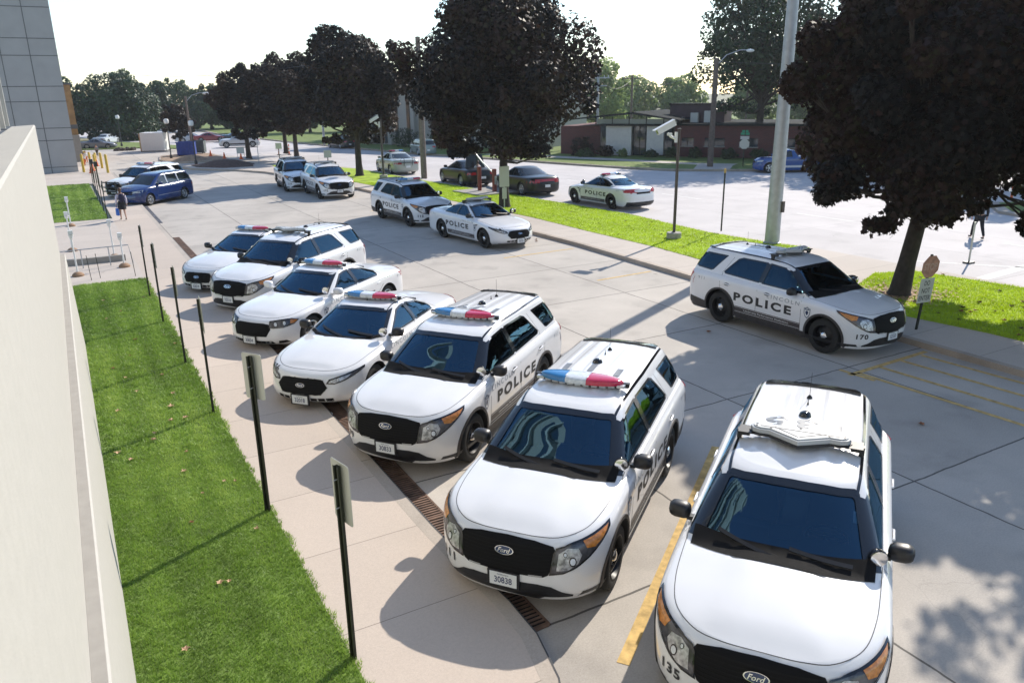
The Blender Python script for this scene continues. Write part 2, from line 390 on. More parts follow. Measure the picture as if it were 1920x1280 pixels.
def joinm(a, objs, name):
    """merge extra decal meshes into one part"""
    objs = [o for o in objs if o]; bm = bmesh.new()
    for o in objs: bm.from_mesh(o.data)
    me = bpy.data.meshes.new(name); bm.to_mesh(me); bm.free(); me.materials.append(objs[0].data.materials[0]); me.shade_smooth(); me.set_sharp_from_angle(angle=rad(40))
    p = objs[0].parent
    for o in objs: bpy.data.objects.remove(o)
    return link(bpy.data.objects.new(name, me), p)
def sides(name, poly, bvh, m, parent, **k):
    return [decal(name, poly, 'left', bvh, m, parent, **k), decal(name, poly, 'right', bvh, m, parent, **k)]
def mesh_np(name, V, k, m, parent=None, tone=None, smooth=False):
    """V: (N*k,3) array, N polygons of k verts"""
    n = len(V)//k; me = bpy.data.meshes.new(name); me.vertices.add(len(V)); me.vertices.foreach_set('co', V.astype(np.float32).ravel())
    me.loops.add(len(V)); me.loops.foreach_set('vertex_index', np.arange(len(V), dtype=np.int32)); me.polygons.add(n)
    me.polygons.foreach_set('loop_start', np.arange(0, len(V), k, dtype=np.int32)); me.polygons.foreach_set('loop_total', np.full(n, k, dtype=np.int32))
    if tone is not None:
        a = me.attributes.new('tone', 'FLOAT', 'POINT'); a.data.foreach_set('value', np.repeat(tone, k).astype(np.float32))
    me.update(calc_edges=True); me.materials.append(m)
    return link(bpy.data.objects.new(name, me), parent)
# ------------------------------------------------------------------ vehicles
def make_wheel(parent, x, y, R, wd, kind, steer=0):
    s = 1 if y > 0 else -1
    t = MB(); h = wd/2
    t.lathe([(R*.66, -h*.92), (R*.80, -h), (R*.93, -h*.96), (R*.985, -h*.78), (R, -h*.4), (R, h*.4), (R*.985, h*.78), (R*.93, h*.96), (R*.80, h), (R*.66, h*.92)], 36, axis='y', caps=False)
    o = t.build('wheel', TYRE, parent, smooth=50); o.location = (x, y, R); o.rotation_euler = (0, 0, steer)
    q = MB(); rr = R*.68
    if kind == 'steel':
        q.lathe([(rr, s*h*.98), (rr*.95, s*h*1.0), (rr*.90, s*h*.75), (rr*.84, s*h*.15), (rr*.60, s*h*.35), (rr*.42, s*h*.55), (rr*.30, s*h*.50), (.001, s*h*.5)], 32, axis='y', caps=False)
        for k in range(12):
            a = k*math.pi/6; q.box(rr*.72*math.cos(a), s*h*.27, rr*.72*math.sin(a), .03, .012, .03)
        q.build('rim', RIMB, o, smooth=30)
        c = MB(); c.lathe([(.078, s*h*.50), (.076, s*h*.78), (.060, s*h*.90), (.03, s*h*.98), (.001, s*h*1.0)], 20, axis='y')
        for k in range(5):
            a = k*2*math.pi/5; c.lathe([(.010, s*h*.62), (.010, s*h*.78), (.001, s*h*.80)], 8, axis='y', c=(.085*math.cos(a), 0, .085*math.sin(a)))
        c.build('hubcap', CHROME, o, smooth=30)
    else:
        q.lathe([(rr, s*h*.98), (rr*.95, s*h*1.02), (rr*.90, s*h*.85), (rr*.86, s*h*.2)], 32, axis='y', mi=0, caps=False)
        q.lathe([(rr*.9, s*h*.2), (.001, s*h*.25)], 24, axis='y', mi=1)
        q.lathe([(.07, s*h*.2), (.07, s*h*.92), (.05, s*h*1.0), (.001, s*h*1.0)], 16, axis='y', mi=0)
        nsp = {'five': 5, 'six': 6, 'cover': 9}[kind]
        for k in range(nsp):
            a = 2*math.pi*k/nsp; wdt = {'five': .34, 'six': .26, 'cover': .20}[kind]
            for (a0, a1) in ((a-wdt, a+wdt),):
                p = [(.05*math.cos(a0), s*h*.92, .05*math.sin(a0)), (.05*math.cos(a1), s*h*.92, .05*math.sin(a1)), (rr*.92*math.cos(a+wdt*.55), s*h*.86, rr*.92*math.sin(a+wdt*.55)), (rr*.92*math.cos(a-wdt*.55), s*h*.86, rr*.92*math.sin(a-wdt*.55))]
                q.add(p+[(v[0], v[1]-s*.04, v[2]) for v in p], [(0, 1, 2, 3), (7, 6, 5, 4), (0, 4, 5, 1), (1, 5, 6, 2), (2, 6, 7, 3), (3, 7, 4, 0)])
        q.build('rim', [ALLOY, BLK], o, smooth=30)
    return o
def explorer_spec():
    F = 2.36; X = lambda d: F-d
    rim = pch([(X(.10), .915), (X(.45), .965), (X(.9), 1.02), (X(1.3), 1.06), (X(2.2), 1.09), (X(4.9), 1.14)])
    zf = lambda a: (lambda x: .30+(rim(x)-.30)*a)
    lower = [(X(.09), .75, 2.6, .92, X(4.86), .3, 3, .22), (X(.03), .8, 2.6, .955, X(4.95), .35, 3, .31), (X(.0), .85, 2.6, .972, X(5.0), .4, 3, .44),
             (X(.0), .85, 2.6, .985, X(5.0), .4, 3, zf(.55)), (X(.04), .85, 2.6, .985, X(4.96), .4, 3, zf(.80)), (X(.075), .84, 2.6, .970, X(4.94), .4, 3, zf(.92)), (X(.15), .80, 2.5, .915, X(4.92), .38, 3, rim)]
    cz = pch([(X(.15), .0), (X(.3), .035), (X(.7), .075), (X(1.25), .10), (X(2), .09), (X(4.9), .03)])
    dome = lambda x, y: .016/(1+math.exp((abs(y)-(.46-.10*(2.2-x)))*40))*min(1, max(0, (X(.25)-x)*6)) if x > .9 else 0
    crown = lambda x, y, t: float(cz(x))*(1-abs(t)**2.6)+dome(x, y)
    gh = [(X(.97), .34, 2.3, .905, X(4.93), .25, 3, .98), (X(1.17), .36, 2.3, .888, X(4.905), .25, 3, 1.11), (X(1.53), .36, 2.3, .795, X(4.82), .25, 3, 1.34), (X(1.84), .36, 2.4, .695, X(4.72), .25, 3, 1.55),
          (X(1.96), .36, 2.5, .655, X(4.69), .25, 3, pch([(X(4.7), 1.62), (X(3.2), 1.64), (X(1.95), 1.61)])), (X(2.06), .36, 2.5, .60, X(4.66), .25, 3, pch([(X(4.7), 1.66), (X(3.2), 1.69), (X(2), 1.64)]))]
    gz = pch([(X(2.06), .0), (X(2.4), .05), (X(3.2), .065), (X(4.3), .05), (X(4.66), .0)])
    rib = lambda x, y: .007*(1 if (abs(y) % .19) < .095 and abs(y) < .50 and X(4.4) < x < X(2.35) else 0)
    gcrown = lambda x, y, t: float(gz(x))*(1-abs(t)**2.4)+rib(x, y)
    cav = [(X(1.75), .3, 2.4, .80, X(4.6), .2, 3, .50), (X(1.32), .34, 2.3, .83, X(4.72), .2, 3, 1.12), (X(1.64), .34, 2.3, .735, X(4.70), .2, 3, 1.35), (X(1.96), .34, 2.4, .635, X(4.6), .2, 3, 1.55), (X(2.1), .34, 2.4, .55, X(4.5), .2, 3, 1.61)]
    side = [[(X(1.50), 1.14), (X(2.02), 1.505), (X(2.2), 1.55), (X(2.60), 1.575), (X(2.66), 1.155)], [(X(2.76), 1.16), (X(2.70), 1.578), (X(3.40), 1.575), (X(3.52), 1.53), (X(3.80), 1.22), (X(3.76), 1.19)]]
    quarter = [(X(3.88), 1.555), (X(4.16), 1.22), (X(4.22), 1.20), (X(4.72), 1.225), (X(4.74), 1.26), (X(4.60), 1.535), (X(4.5), 1.555)]
    ws = [(-.74, 1.165), (-.4, 1.13), (0, 1.12), (.4, 1.13), (.74, 1.165), (.605, 1.54), (.57, 1.565), (.3, 1.585), (0, 1.59), (-.3, 1.585), (-.57, 1.565), (-.605, 1.54)]
    rw = [(-.66, 1.2), (.66, 1.2), (.56, 1.55), (-.56, 1.55)]
    return dict(F=F, X=X, wb=2.86, R=.37, tw=.25, track=.835, arch=.435, lower=lower, crown=crown, gh=gh, gcrown=gcrown, cav=cav, side=side, quarter=quarter, ws=ws, wsx=(X(1.10), X(2.6)), rw=rw, rwx=(X(5.2), X(4.3)),
                darkpillar=True, bodyw=.985, belt=1.12, dash=(X(1.62), 1.06), seatx=(X(2.55), X(3.45)), seatz=.62)
def sedan_spec(F=2.434, L=5.15, wb=2.868, w=.95, R=.35, d_ws=1.42, d_wt=2.12, d_rt=3.45, d_rw=4.25, hood=.75, belt=.98, roof=1.46, deck=1.06, track=.80, quarterwin=True, arch=.40):
    X = lambda d: F-d
    rim = pch([(X(.12), hood), (X(.6), hood+.08), (X(1.3), belt-.06), (X(2.2), belt-.01), (X(3.9), belt+.03), (X(L-.1), deck-.04)])
    zf = lambda a: (lambda x: .27+(rim(x)-.27)*a)
    lower = [(X(.25), .7, 2.4, w-.09, X(L-.15), .5, 2.8, .19), (X(.05), .9, 2.4, w-.03, X(L-.04), .6, 2.8, .27), (X(.0), .95, 2.4, w-.01, X(L), .6, 2.8, .38), (X(.02), .95, 2.4, w, X(L), .6, 2.8, zf(.5)),
             (X(.07), .95, 2.4, w, X(L-.04), .6, 2.8, zf(.78)), (X(.13), .92, 2.4, w-.02, X(L-.08), .6, 2.8, zf(.93)), (X(.22), .88, 2.3, w-.10, X(L-.14), .55, 2.6, rim)]
    cz = pch([(X(.22), .0), (X(.5), .05), (X(1.0), .085), (X(d_ws), .085), (X(3), .08), (X(L-.5), .06), (X(L-.14), .01)])
    dome = lambda x, y: .010/(1+math.exp((abs(y)-.45)*40)) if x > X(d_ws) and x < X(.35) else 0
    crown = lambda x, y, t: float(cz(x))*(1-abs(t)**2.4)+dome(x, y)
    a = (belt+.02, roof-.12); f = lambda z: d_ws+(d_wt-d_ws)*(z-a[0])/(a[1]-a[0]); g = lambda z: d_rw-(d_rw-d_rt)*((z-a[0])/(a[1]-a[0]))
    gh = [(X(f(belt-.12)), .45, 2.2, w-.07, X(g(belt-.12)), .5, 2.2, belt-.12), (X(f(belt)), .45, 2.2, w-.085, X(g(belt)), .5, 2.2, belt), (X(f((a[0]+a[1])/2)), .43, 2.2, w-.19, X(g((a[0]+a[1])/2)), .5, 2.2, (a[0]+a[1])/2),
          (X(f(a[1])), .40, 2.3, w-.31, X(g(a[1])), .45, 2.3, a[1]), (X(f(a[1])+.12), .36, 2.4, w-.35, X(g(a[1])-.16), .4, 2.4, a[1]+.055), (X(f(a[1])+.24), .32, 2.4, w-.41, X(g(a[1])-.34), .4, 2.4, a[1]+.08)]
    gz = pch([(X(d_wt+.24), .0), (X(d_wt+.6), .035), (X((d_wt+d_rt)/2+.1), .045), (X(d_rt-.34), .0)])
    gcrown = lambda x, y, t: float(gz(x))*(1-abs(t)**2.2)
    i = .055
    cav = [(X(d_ws+.3), .4, 2.2, w-.17, X(d_rw-.3), .4, 2.2, .42), (X(f(belt)+.13), .42, 2.2, w-.15, X(g(belt)-.13), .5, 2.2, belt), (X(f((a[0]+a[1])/2)+.11), .42, 2.2, w-.25, X(g((a[0]+a[1])/2)-.11), .5, 2.2, (a[0]+a[1])/2), (X(f(a[1])+.12), .38, 2.3, w-.37, X(g(a[1])-.14), .4, 2.3, a[1]), (X(f(a[1])+.3), .32, 2.4, w-.45, X(g(a[1])-.34), .35, 2.4, a[1]+.03)]
    zt = roof-.115
    dA = f(belt+.05)+.36; dT = f(zt)+.30; dB = 2.82; dC = g(zt)-.30; dR = g(belt+.07)-.40
    side = [[(X(dA), belt+.035), (X(dT), zt-.03), (X(dT+.18), zt), (X(dB-.06), zt+.005), (X(dB), belt+.05)], [(X(dB+.09), belt+.05), (X(dB+.03), zt+.005), (X(dC-.2), zt-.005), (X(dC+.12), zt-.06), (X(dR), belt+.13), (X(dR-.05), belt+.07)]]
    ws = [(-w+.20, belt+.05), (-.4, belt+.025), (0, belt+.02), (.4, belt+.025), (w-.20, belt+.05), (w-.365, zt-.01), (.3, zt+.02), (0, zt+.025), (-.3, zt+.02), (-w+.365, zt-.01)]
    rw = [(-w+.28, belt+.105), (.02, belt+.092), (w-.28, belt+.103), (w-.42, zt-.007), (.01, zt+.011), (-w+.42, zt-.004)]
    return dict(F=F, X=X, wb=wb, R=R, tw=.23, track=track, arch=arch, lower=lower, crown=crown, gh=gh, gcrown=gcrown, cav=cav, side=side, quarter=None, ws=ws, wsx=(X(d_ws-.05), X(d_wt+.5)), rw=rw, rwx=(X(d_rw+.23), X(d_rt-.37)),
                darkpillar=False, bodyw=w, belt=belt, dash=(X(d_ws+.40), belt-.06), seatx=(X(2.55), X(3.40)), seatz=.48, L=L)
def van_spec():
    F = 2.49; X = lambda d: F-d; L = 5.14
    rim = pch([(X(.12), .90), (X(.5), .97), (X(1.1), 1.06), (X(2.0), 1.06), (X(5.0), 1.12)])
    zf = lambda a: (lambda x: .27+(rim(x)-.27)*a)
    lower = [(X(.22), .6, 2.4, .88, X(L-.1), .3, 3, .19), (X(.05), .8, 2.4, .94, X(L-.03), .35, 3, .27), (X(.0), .85, 2.4, .96, X(L), .4, 3, .40), (X(.01), .85, 2.4, .97, X(L), .4, 3, zf(.5)), (X(.06), .85, 2.4, .97, X(L-.03), .4, 3, zf(.8)), (X(.13), .82, 2.4, .95, X(L-.05), .4, 3, zf(.94)), (X(.2), .8, 2.4, .90, X(L-.07), .38, 3, rim)]
    cz = pch([(X(.2), 0), (X(.5), .06), (X(1.1), .10), (X(2), .09), (X(5), .03)])
    crown = lambda x, y, t: float(cz(x))*(1-abs(t)**2.4)
    gh = [(X(.85), .4, 2.3, .90, X(5.07), .25, 3, .95), (X(1.08), .4, 2.3, .885, X(5.05), .25, 3, 1.08), (X(1.5), .4, 2.3, .82, X(4.98), .25, 3, 1.34), (X(1.92), .4, 2.4, .74, X(4.88), .25, 3, 1.58), (X(2.06), .38, 2.4, .70, X(4.84), .25, 3, 1.65), (X(2.2), .36, 2.4, .63, X(4.8), .25, 3, 1.69)]
    gz = pch([(X(2.2), 0), (X(2.7), .05), (X(3.6), .06), (X(4.8), .0)])
    side = [[(X(1.60), 1.10), (X(2.05), 1.50), (X(2.2), 1.56), (X(2.55), 1.58), (X(2.62), 1.12)], [(X(2.74), 1.12), (X(2.68), 1.58), (X(3.55), 1.59), (X(3.62), 1.15)]]
    quarter = [(X(3.74), 1.15), (X(3.68), 1.585), (X(4.5), 1.56), (X(4.75), 1.40), (X(4.85), 1.2), (X(4.8), 1.17)]
    ws = [(-.75, 1.10), (0, 1.06), (.75, 1.10), (.64, 1.57), (0, 1.61), (-.64, 1.57)]
    rw = [(-.68, 1.15), (.68, 1.15), (.6, 1.55), (-.6, 1.55)]
    return dict(F=F, X=X, wb=3.08, R=.34, tw=.22, track=.82, arch=.39, lower=lower, crown=crown, gh=gh, gcrown=lambda x, y, t: float(gz(x))*(1-abs(t)**2.2), cav=None, side=side, quarter=quarter, ws=ws, wsx=(0, 0), rw=rw, rwx=(0, 0), darkpillar=False, bodyw=.97, belt=1.1, L=L)
class Car: pass
def make_car(kind, name, sp, paint=PAINT, wheels='steel', lod=0, gl=(None, None, None)):
    """returns a Car with .root (an Empty at the ground under its middle) and the shell trees to lay artwork on"""
    c = Car(); c.sp = sp; X = sp['X']; root = c.root = empty(name)
    q = dict(nf=14, ns=30, nr=9, nc=24) if lod == 0 else dict(nf=8, ns=16, nr=6, nc=8, sub=2)
    lo = tub(sp['lower'], sp['crown'], mats=(paint,), **q); gh = tub(sp['gh'], sp['gcrown'], mats=(paint,), **dict(q, nf=6 if lod else 18, sub=2 if lod else 5, ns=18 if lod else 36, nr=6, nc=60 if (lod == 0 and kind == 'suv') else 16))
    c.gh = bvh_of(gh); body = boolean(lo, gh, 'UNION'); c.all = bvh_of(body)
    if sp['cav'] and lod == 0:
        cut = tub(sp['cav'], lambda x, y, t: 0, mats=(CAVM,), nf=6, ns=8, nr=5, nc=6, sub=2)
        m = MB()
        def prism(poly, ax, a, b):
            n = len(poly); vs = [((p[0], a, p[1]) if ax == 1 else (a, p[0], p[1])) for p in poly]+[((p[0], b, p[1]) if ax == 1 else (b, p[0], p[1])) for p in poly]
            t = tessellate_polygon([[Vector((x, y, 0)) for x, y in poly]])
            m.add(vs, [tuple(i) for i in t]+[tuple(n+i for i in f[::-1]) for f in t]+[(i, (i+1) % n, n+(i+1) % n, n+i) for i in range(n)])
        for p in sp['side']: prism(p, 1, -1.3, 1.3)
        if sp['quarter']: prism(sp['quarter'], 1, -1.3, 1.3)
        cut = boolean(cut, m.build('cut', [paint]), 'UNION')
        m = MB(); prism(sp['ws'], 0, *sp['wsx']); cut = boolean(cut, m.build('cut', [paint]), 'UNION')
        m = MB(); prism(sp['rw'], 0, *sp['rwx']); cut = boolean(cut, m.build('cut', [paint]), 'UNION')
        body = boolean(body, cut, 'DIFFERENCE')
    m = MB()
    for sx in (1, -1):
        for sy in (1, -1):
            x = sx*sp['wb']/2; m.lathe([(sp['arch'], sy*(sp['track']-.24)), (sp['arch'], sy*1.2)], 40, axis='y', c=(x, 0, sp['R']+.005))
    cut = m.build('cut', [BLK]); body = boolean(body, cut, 'DIFFERENCE')
    body.name = 'body'; body.parent = root; body.data.name = 'body'; body.data.shade_smooth(); body.data.set_sharp_from_angle(angle=rad(33))
    for sx in (1, -1):
        for sy in (1, -1): make_wheel(root, sx*sp['wb']/2, sy*sp['track'], sp['R'], sp['tw'], wheels)
    g0, g1, g2 = gl; g0 = g0 or GL_W; g1 = g1 or GL_S; g2 = g2 or g1
    off = -.006 if (sp['cav'] and lod == 0) else .004
    decal('windscreen', [sp['ws']], 'front', c.gh, g0, root, off=off, cell=.12 if lod else .05)
    decal('rear_window', [sp['rw']], 'rear', c.gh, g2, root, off=off, cell=.12)
    for i, p in enumerate(sp['side']):
        for md in ('left', 'right'): decal('side_window', [p], md, c.gh, g1 if i == 0 else g2, root, off=off, cell=.12)
    if sp['quarter']:
        for md in ('left', 'right'): decal('quarter_window', [sp['quarter']], md, c.gh, g2, root, off=off, cell=.12)
    # window surrounds, screen border, gutters
    if lod == 0:
        fr = []
        for p in sp['side']: fr += strip(p, .032, True)
        if sp['quarter']: sides('quarter_window_surround', strip(sp['quarter'], .032, True), c.gh, GLOSSBLK, root, off=.003, cell=.15)
        a, b = sp['side']
        fr.append([a[-1], a[-2], b[1], b[0]])
        if sp['darkpillar']:
            for s in (1, -1):
                A_ = []; B_ = []; q0, q1 = sp['side'][0][0], sp['side'][0][1]; w0, w1 = sp['ws'][4], sp['ws'][5]
                for t in np.linspace(-.10, 1.02, 9):
                    h = c.gh.ray_cast(Vector((5, s*(w0[0]+(w1[0]-w0[0])*t), w0[1]+(w1[1]-w0[1])*t)), Vector((-1, 0, 0)))
                    g = c.gh.ray_cast(Vector((q0[0]+.02+(q1[0]-q0[0])*t, s*3, q0[1]+(q1[1]-q0[1])*t)), Vector((0, -s, 0)))
                    if h[0] and g[0]: A_.append(h[0]); B_.append(g[0])
                bridge('windscreen_pillar', c.gh, A_, B_, GLOSSBLK, root)
        sides('window_surround', fr, c.gh, GLOSSBLK, root, off=.003, cell=.15)
        W = sp['ws']; sc = lambda k, kz: [(y*k, z+kz) for y, z in W]
        decal('windscreen_border', strip(W, .045, True), 'front', c.gh, GLOSSBLK, root, off=.004, cell=.15)
        cw = MB()
        # cabin
        dx, dz = sp['dash']; hw = sp['bodyw']-.22
        cw = MB(); cw.box(dx+.02, 0, dz-.12, .55, hw*2, .26); cw.box(dx-.22, 0, dz-.25, .3, .34, .4); cw.box(dx-.24, 0, dz-.05, .22, .25, .14, rx=.1)
        cw.build('dashboard', CAVM, root)
        t = MB(); pts = [(dx-.36+.07*math.cos(k*math.pi/8), .38+.19*math.sin(k*math.pi/8), dz-.03+.18*math.cos(k*math.pi/8)) for k in range(17)]
        t.tube(pts, .014, 6); t.tube([(dx-.2, .38, dz-.1), (dx-.36, .38, dz-.03)], .03, 6); t.box(dx-.36, .38, dz-.03, .03, .34, .05); t.build('steering_wheel', GLOSSBLK, root)
        for xx in sp['seatx']:
            for yy in (.38, -.38):
                st = MB(); z0 = sp['seatz']; st.box(xx+.1, yy, z0, .5, .5, .16, taper=.92); st.box(xx-.2, yy, z0+.32, .14, .48, .56, taper=.85); st.box(xx-.22, yy, z0+.68, .10, .26, .17, taper=.85)
                st.build('seat', SEAT, root)
        lp = MB(); lp.box(dx-.12, 0, dz+.07, .02, .30, .20, rz=.2); lp.box(dx-.30, -.02, dz-.12, .25, .32, .03, rz=.3); lp.build('computer_mount', CAVM, root)
    return c
def mirror(root, x, y, z, m=BLK, name='door_mirror'):
    s = 1 if y > 0 else -1; b = MB()
    prof = [(-.055, .05), (-.05, .085), (.0, .10), (.05, .09), (.075, .05), (.08, .0)]
    rings = []
    n = 14
    for i, (dx, r) in enumerate([(-.06, .2), (-.055, .92), (-.01, 1.0), (.04, .93), (.07, .7), (.085, .3)]):
        rings.append([(x+dx, y+s*(.115*r*math.copysign(abs(math.cos(a))**.6, math.cos(a))), z+.085*r*math.copysign(abs(math.sin(a))**.7, math.sin(a))+.006*math.cos(a)) for a in (2*math.pi*k/n for k in range(n))])
    vs = [p for r in rings for p in r]; fs = [(i*n+k, i*n+(k+1) % n, (i+1)*n+(k+1) % n, (i+1)*n+k) for i in range(len(rings)-1) for k in range(n)]+[tuple(range(n))[::-1], tuple((len(rings)-1)*n+k for k in range(n))]
    b.add(vs, fs); b.box(x+.01, y-s*.13, z-.06, .07, .10, .04)
    o = b.build(name, m, root, smooth=40)
    g = MB(); g.box(x-.0605, y, z, .002, .17, .115); g.build('mirror_glass', CHROME, o)
    return o
def spotlight(root, x, y, z, aim=0):
    b = MB(); b.lathe([(.001, -.085), (.04, -.08), (.066, -.05), (.078, -.01), (.08, .02), (.07, .03)], 18, axis='x', c=(0, 0, 0))
    b.tube([(-.01, 0, -.04), (-.03, -.05, -.10)], .012, 6)
    o = b.build('spotlight', GLOSSBLK, root, smooth=40); o.location = (x, y, z); o.rotation_euler = (0, 0, aim)
    g = MB(); g.lathe([(.07, .03), (.074, .034), (.06, .038), (.001, .045)], 18, axis='x'); g.build('lens', CHROME, o, smooth=40)
def lightbar(root, x, z, hw=.555):
    """tapered oval dome bar: blue on the passenger end, red on the driver end, clear between"""
    o = MB(); 
    for s in (1, -1): o.box(x-.02, s*(hw-.10), z-.055, .16, .12, .05); o.box(x-.02, s*(hw+.02), z-.05, .06, .10, .06)
    o.box(x, 0, z-.025, .20, hw*1.7, .03)
    base = o.build('light_bar', BLK, root)
    def seg(name, y0, y1, m):
        n = 14; ys = [y0+(y1-y0)*i/n for i in range(n+1)]; rings = []
        for y in ys:
            t = min(.999, abs(y)/hw); k = (1-t**2.3)**.55; xf = x+.19*k-.02*0; xr = x-.14*(1-t**5)**.5*max(k, .45); h = .058*(1-t**6)**.5
            ring = []
            for a in range(12):
                th = math.pi*a/11; cx = (xf+xr)/2; rx = (xf-xr)/2; ring.append((cx+rx*math.cos(th), y, z-.01+h*math.sin(th)**.55))
            ring += [(xr, y, z-.035), ((xf+xr)/2, y, z-.04), (xf, y, z-.035)]; rings.append(ring)
        q = len(rings[0]); vs = [p for r in rings for p in r]; fs = [(i*q+k, i*q+(k+1) % q, (i+1)*q+(k+1) % q, (i+1)*q+k) for i in range(n) for k in range(q)]+[tuple(range(q))[::-1], tuple(n*q+k for k in range(q))]
        b = MB(); b.add(vs, fs); b.build(name, m, base, smooth=45)
    seg('blue_lens', -hw, -hw*.30, LBLUE); seg('clear_lens', -hw*.298, hw*.20, LCLR); seg('red_lens', hw*.202, hw, LRED)
    b = MB()
    for s in (1, -1): b.box(x+.05, s*(hw-.02), z-.045, .07, .10, .035)
    b.build('alley_lamp', SILV, base)
    b = MB()
    for k in range(-4, 5): y = k*hw*.19; b.box(x+.19*(1-(abs(y)/hw)**2.3)**.55-.035, y, z-.052, .03, hw*.14, .028)
    b.build('led_modules', LGREY, base)
    b = MB()
    for y in (-hw*.299, hw*.201): b.box(x+.02, y, z+.0485, .26, .012, .004)
    b.build('divider', SILV, base)
    return base
def arrowbar(root, x, z, m=None, dark=False):
    """low clear bar with a V-shaped front edge"""
    half = [(-.13, 0), (-.125, .40), (-.10, .47), (-.04, .50), (.02, .47), (.05, .40), (.045, .30), (.23, .0)]
    full = half+[(a, -b) for a, b in half[-2:0:-1]]
    def pts(k): 
        v = [Vector(q) for q in full]; o = []; n = len(v)
        for i in range(n):
            d1 = (v[i]-v[i-1]).normalized(); d2 = (v[(i+1) % n]-v[i]).normalized(); n1 = Vector((d1.y, -d1.x)); n2 = Vector((d2.y, -d2.x)); m_ = (n1+n2).normalized(); q = v[i]+m_*k/max(.5, m_.dot(n1)); o.append((x+q.x, q.y))
        return o
    o = MB(); g = 1 if abs(pts(.02)[0][0]-x) > abs(full[0][0]) else -1
    o.prism(pts(g*.012), z-.030, z-.004)
    for s in (1, -1): o.box(x-.05, s*.56, z-.045, .12, .12, .05); o.box(x-.05, s*.54, z-.02, .20, .16, .012); o.box(x-.05, s*.61, z-.07, .07, .05, .10)
    base = o.build('light_bar', BLK, root)
    b = MB(); b.prism(pts(0), z-.002, z+.045); l = b.build('clear_lens', LGREY, base)
    b = MB(); b.prism(pts(-g*.026), z+.0455, z+.058); b.build('lens_top', LGREY2, l)
    b = MB()
    for a, yb in pts(-g*.045)[::2]: b.box(a, yb, z+.0595, .022, .022, .004)
    b.box(x-.02, 0, z+.0595, .010, .80, .003); b.box(x+.05, .13, z+.0597, .010, .30, .003, rz=.62); b.box(x+.05, -.13, z+.0597, .010, .30, .003, rz=-.62)
    b.build('reflector_strip', BLK, base)
    return base
def plate(root, x, z, txt, c=None, rear=False):
    s = -1 if rear else 1
    b = MB(); b.box(x, 0, z, .02, .36, .19); o = b.build('licence_plate_frame', BLK, root)
    b = MB(); b.box(x+s*.012, 0, z, .006, .305, .152); p = b.build('licence_plate', PLATE, o)
    def T(tx, cy, cz, w_, h_, **k):
        vs, fs = textbox(tx, 0, 0, w_, h_, **k); me = bpy.data.meshes.new('plate_number'); me.from_pydata([(x+s*.0165, cy+s*v[0], cz+v[1]) for v in vs], [], fs); me.materials.append(PLTXT); return me
    bm = bmesh.new()
    for me in (T(txt, 0, z-.008, .20, .075, bold=.015), T('NEBRASKA', 0, z+.055, .13, .016)):
        bm.from_mesh(me)
    me = bpy.data.meshes.new('plate_number'); bm.to_mesh(me); bm.free(); me.materials.append(PLTXT); link(bpy.data.objects.new('plate_number', me), p)
def emblem(root, bv, cy, cz, wd=.21, ht=.085, word='Ford', mode='front', off=.012):
    ell = lambda k: [[(cy+wd/2*k*math.cos(a), cz+ht/2*k*math.sin(a)) for a in (2*math.pi*i/24 for i in range(24))]]
    o = decal('emblem', ell(1), mode, bv, CHROME, root, off=off, thick=.008)
    decal('emblem_field', ell(.90), mode, bv, EMB, o, off=off+.010)
    decal('emblem_word', textbox(word, cy, cz, wd*.66, ht*.52, flip=False, shear=.3, bold=.01), mode, bv, CHROME, o, off=off+.0125)
def shield(cx, cz, w_, h_): return [(cx-w_*.5, cz+h_*.36), (cx-w_*.25, cz+h_*.40), (cx, cz+h_*.5), (cx+w_*.25, cz+h_*.40), (cx+w_*.5, cz+h_*.36), (cx+w_*.48, cz-h_*.05), (cx+w_*.32, cz-h_*.32), (cx, cz-h_*.5), (cx-w_*.32, cz-h_*.32), (cx-w_*.48, cz-h_*.05)]
def livery(c, xa, xb, zc, hh, xs, stripe, zl, xl, lod=0, lodtext=False, lincoln=True, num911=None):
    """POLICE between x=xa (front) and xb (rear); shield at xs; stripe=(x0,x1,z0,z1)"""
    root = c.root; cx = (xa+xb)/2; wd = xa-xb
    for md, fl in (('left', True), ('right', False)):
        decal('police_lettering', textbox('POLICE', cx, zc, wd, hh, flip=fl, bold=.045, gap=1.35), md, c.all, LETTER, root, off=.003, cell=.15)
        if lincoln: decal('city_lettering', textbox('LINCOLN', xl, zl, .86, .085, flip=fl, gap=1.4), md, c.all, LETGREY, root, off=.003, cell=.15)
        sb = decal('shield_badge', [shield(xs[0], xs[1], .17, .26)], md, c.all, LETGREY, root, off=.003)
        decal('shield_centre', [shield(xs[0], xs[1], .12, .19)], md, c.all, PLATE, sb, off=.004)
        decal('shield_mark', [shield(xs[0], xs[1]-.005, .07, .10)]+strip([(xs[0]-.05, xs[1]+.065), (xs[0]+.05, xs[1]+.065)], .018), md, c.all, EMB, sb, off=.0055)
        x0, x1, z0, z1 = stripe
        st = decal('rocker_stripe', [[(x0, z0), (x1, z0), (x1, z1), (x0, z1)]], md, c.all, STRIPE, root, off=.003, cell=.15)
        decal('stripe_line', [[(x0, z1-.022), (x1, z1-.022), (x1, z1-.015), (x0, z1-.015)], [(x0, z0+.028), (x1, z0+.028), (x1, z0+.036), (x0, z0+.036)]], md, c.all, LETWHITE, st, off=.0045, cell=.15)
        decal('motto_lettering', textbox('Leadership Performance Dedication', (x0+x1)/2, (z0+z1)/2+.004, 1.25, .046, flip=fl, bold=.01), md, c.all, LETWHITE, st, off=.0045, cell=.15)
        if num911: decal('emergency_number', textbox('911', num911[0], num911[1], .20, .07, flip=fl, gap=1.4), md, c.all, LETGREY, root, off=.003)
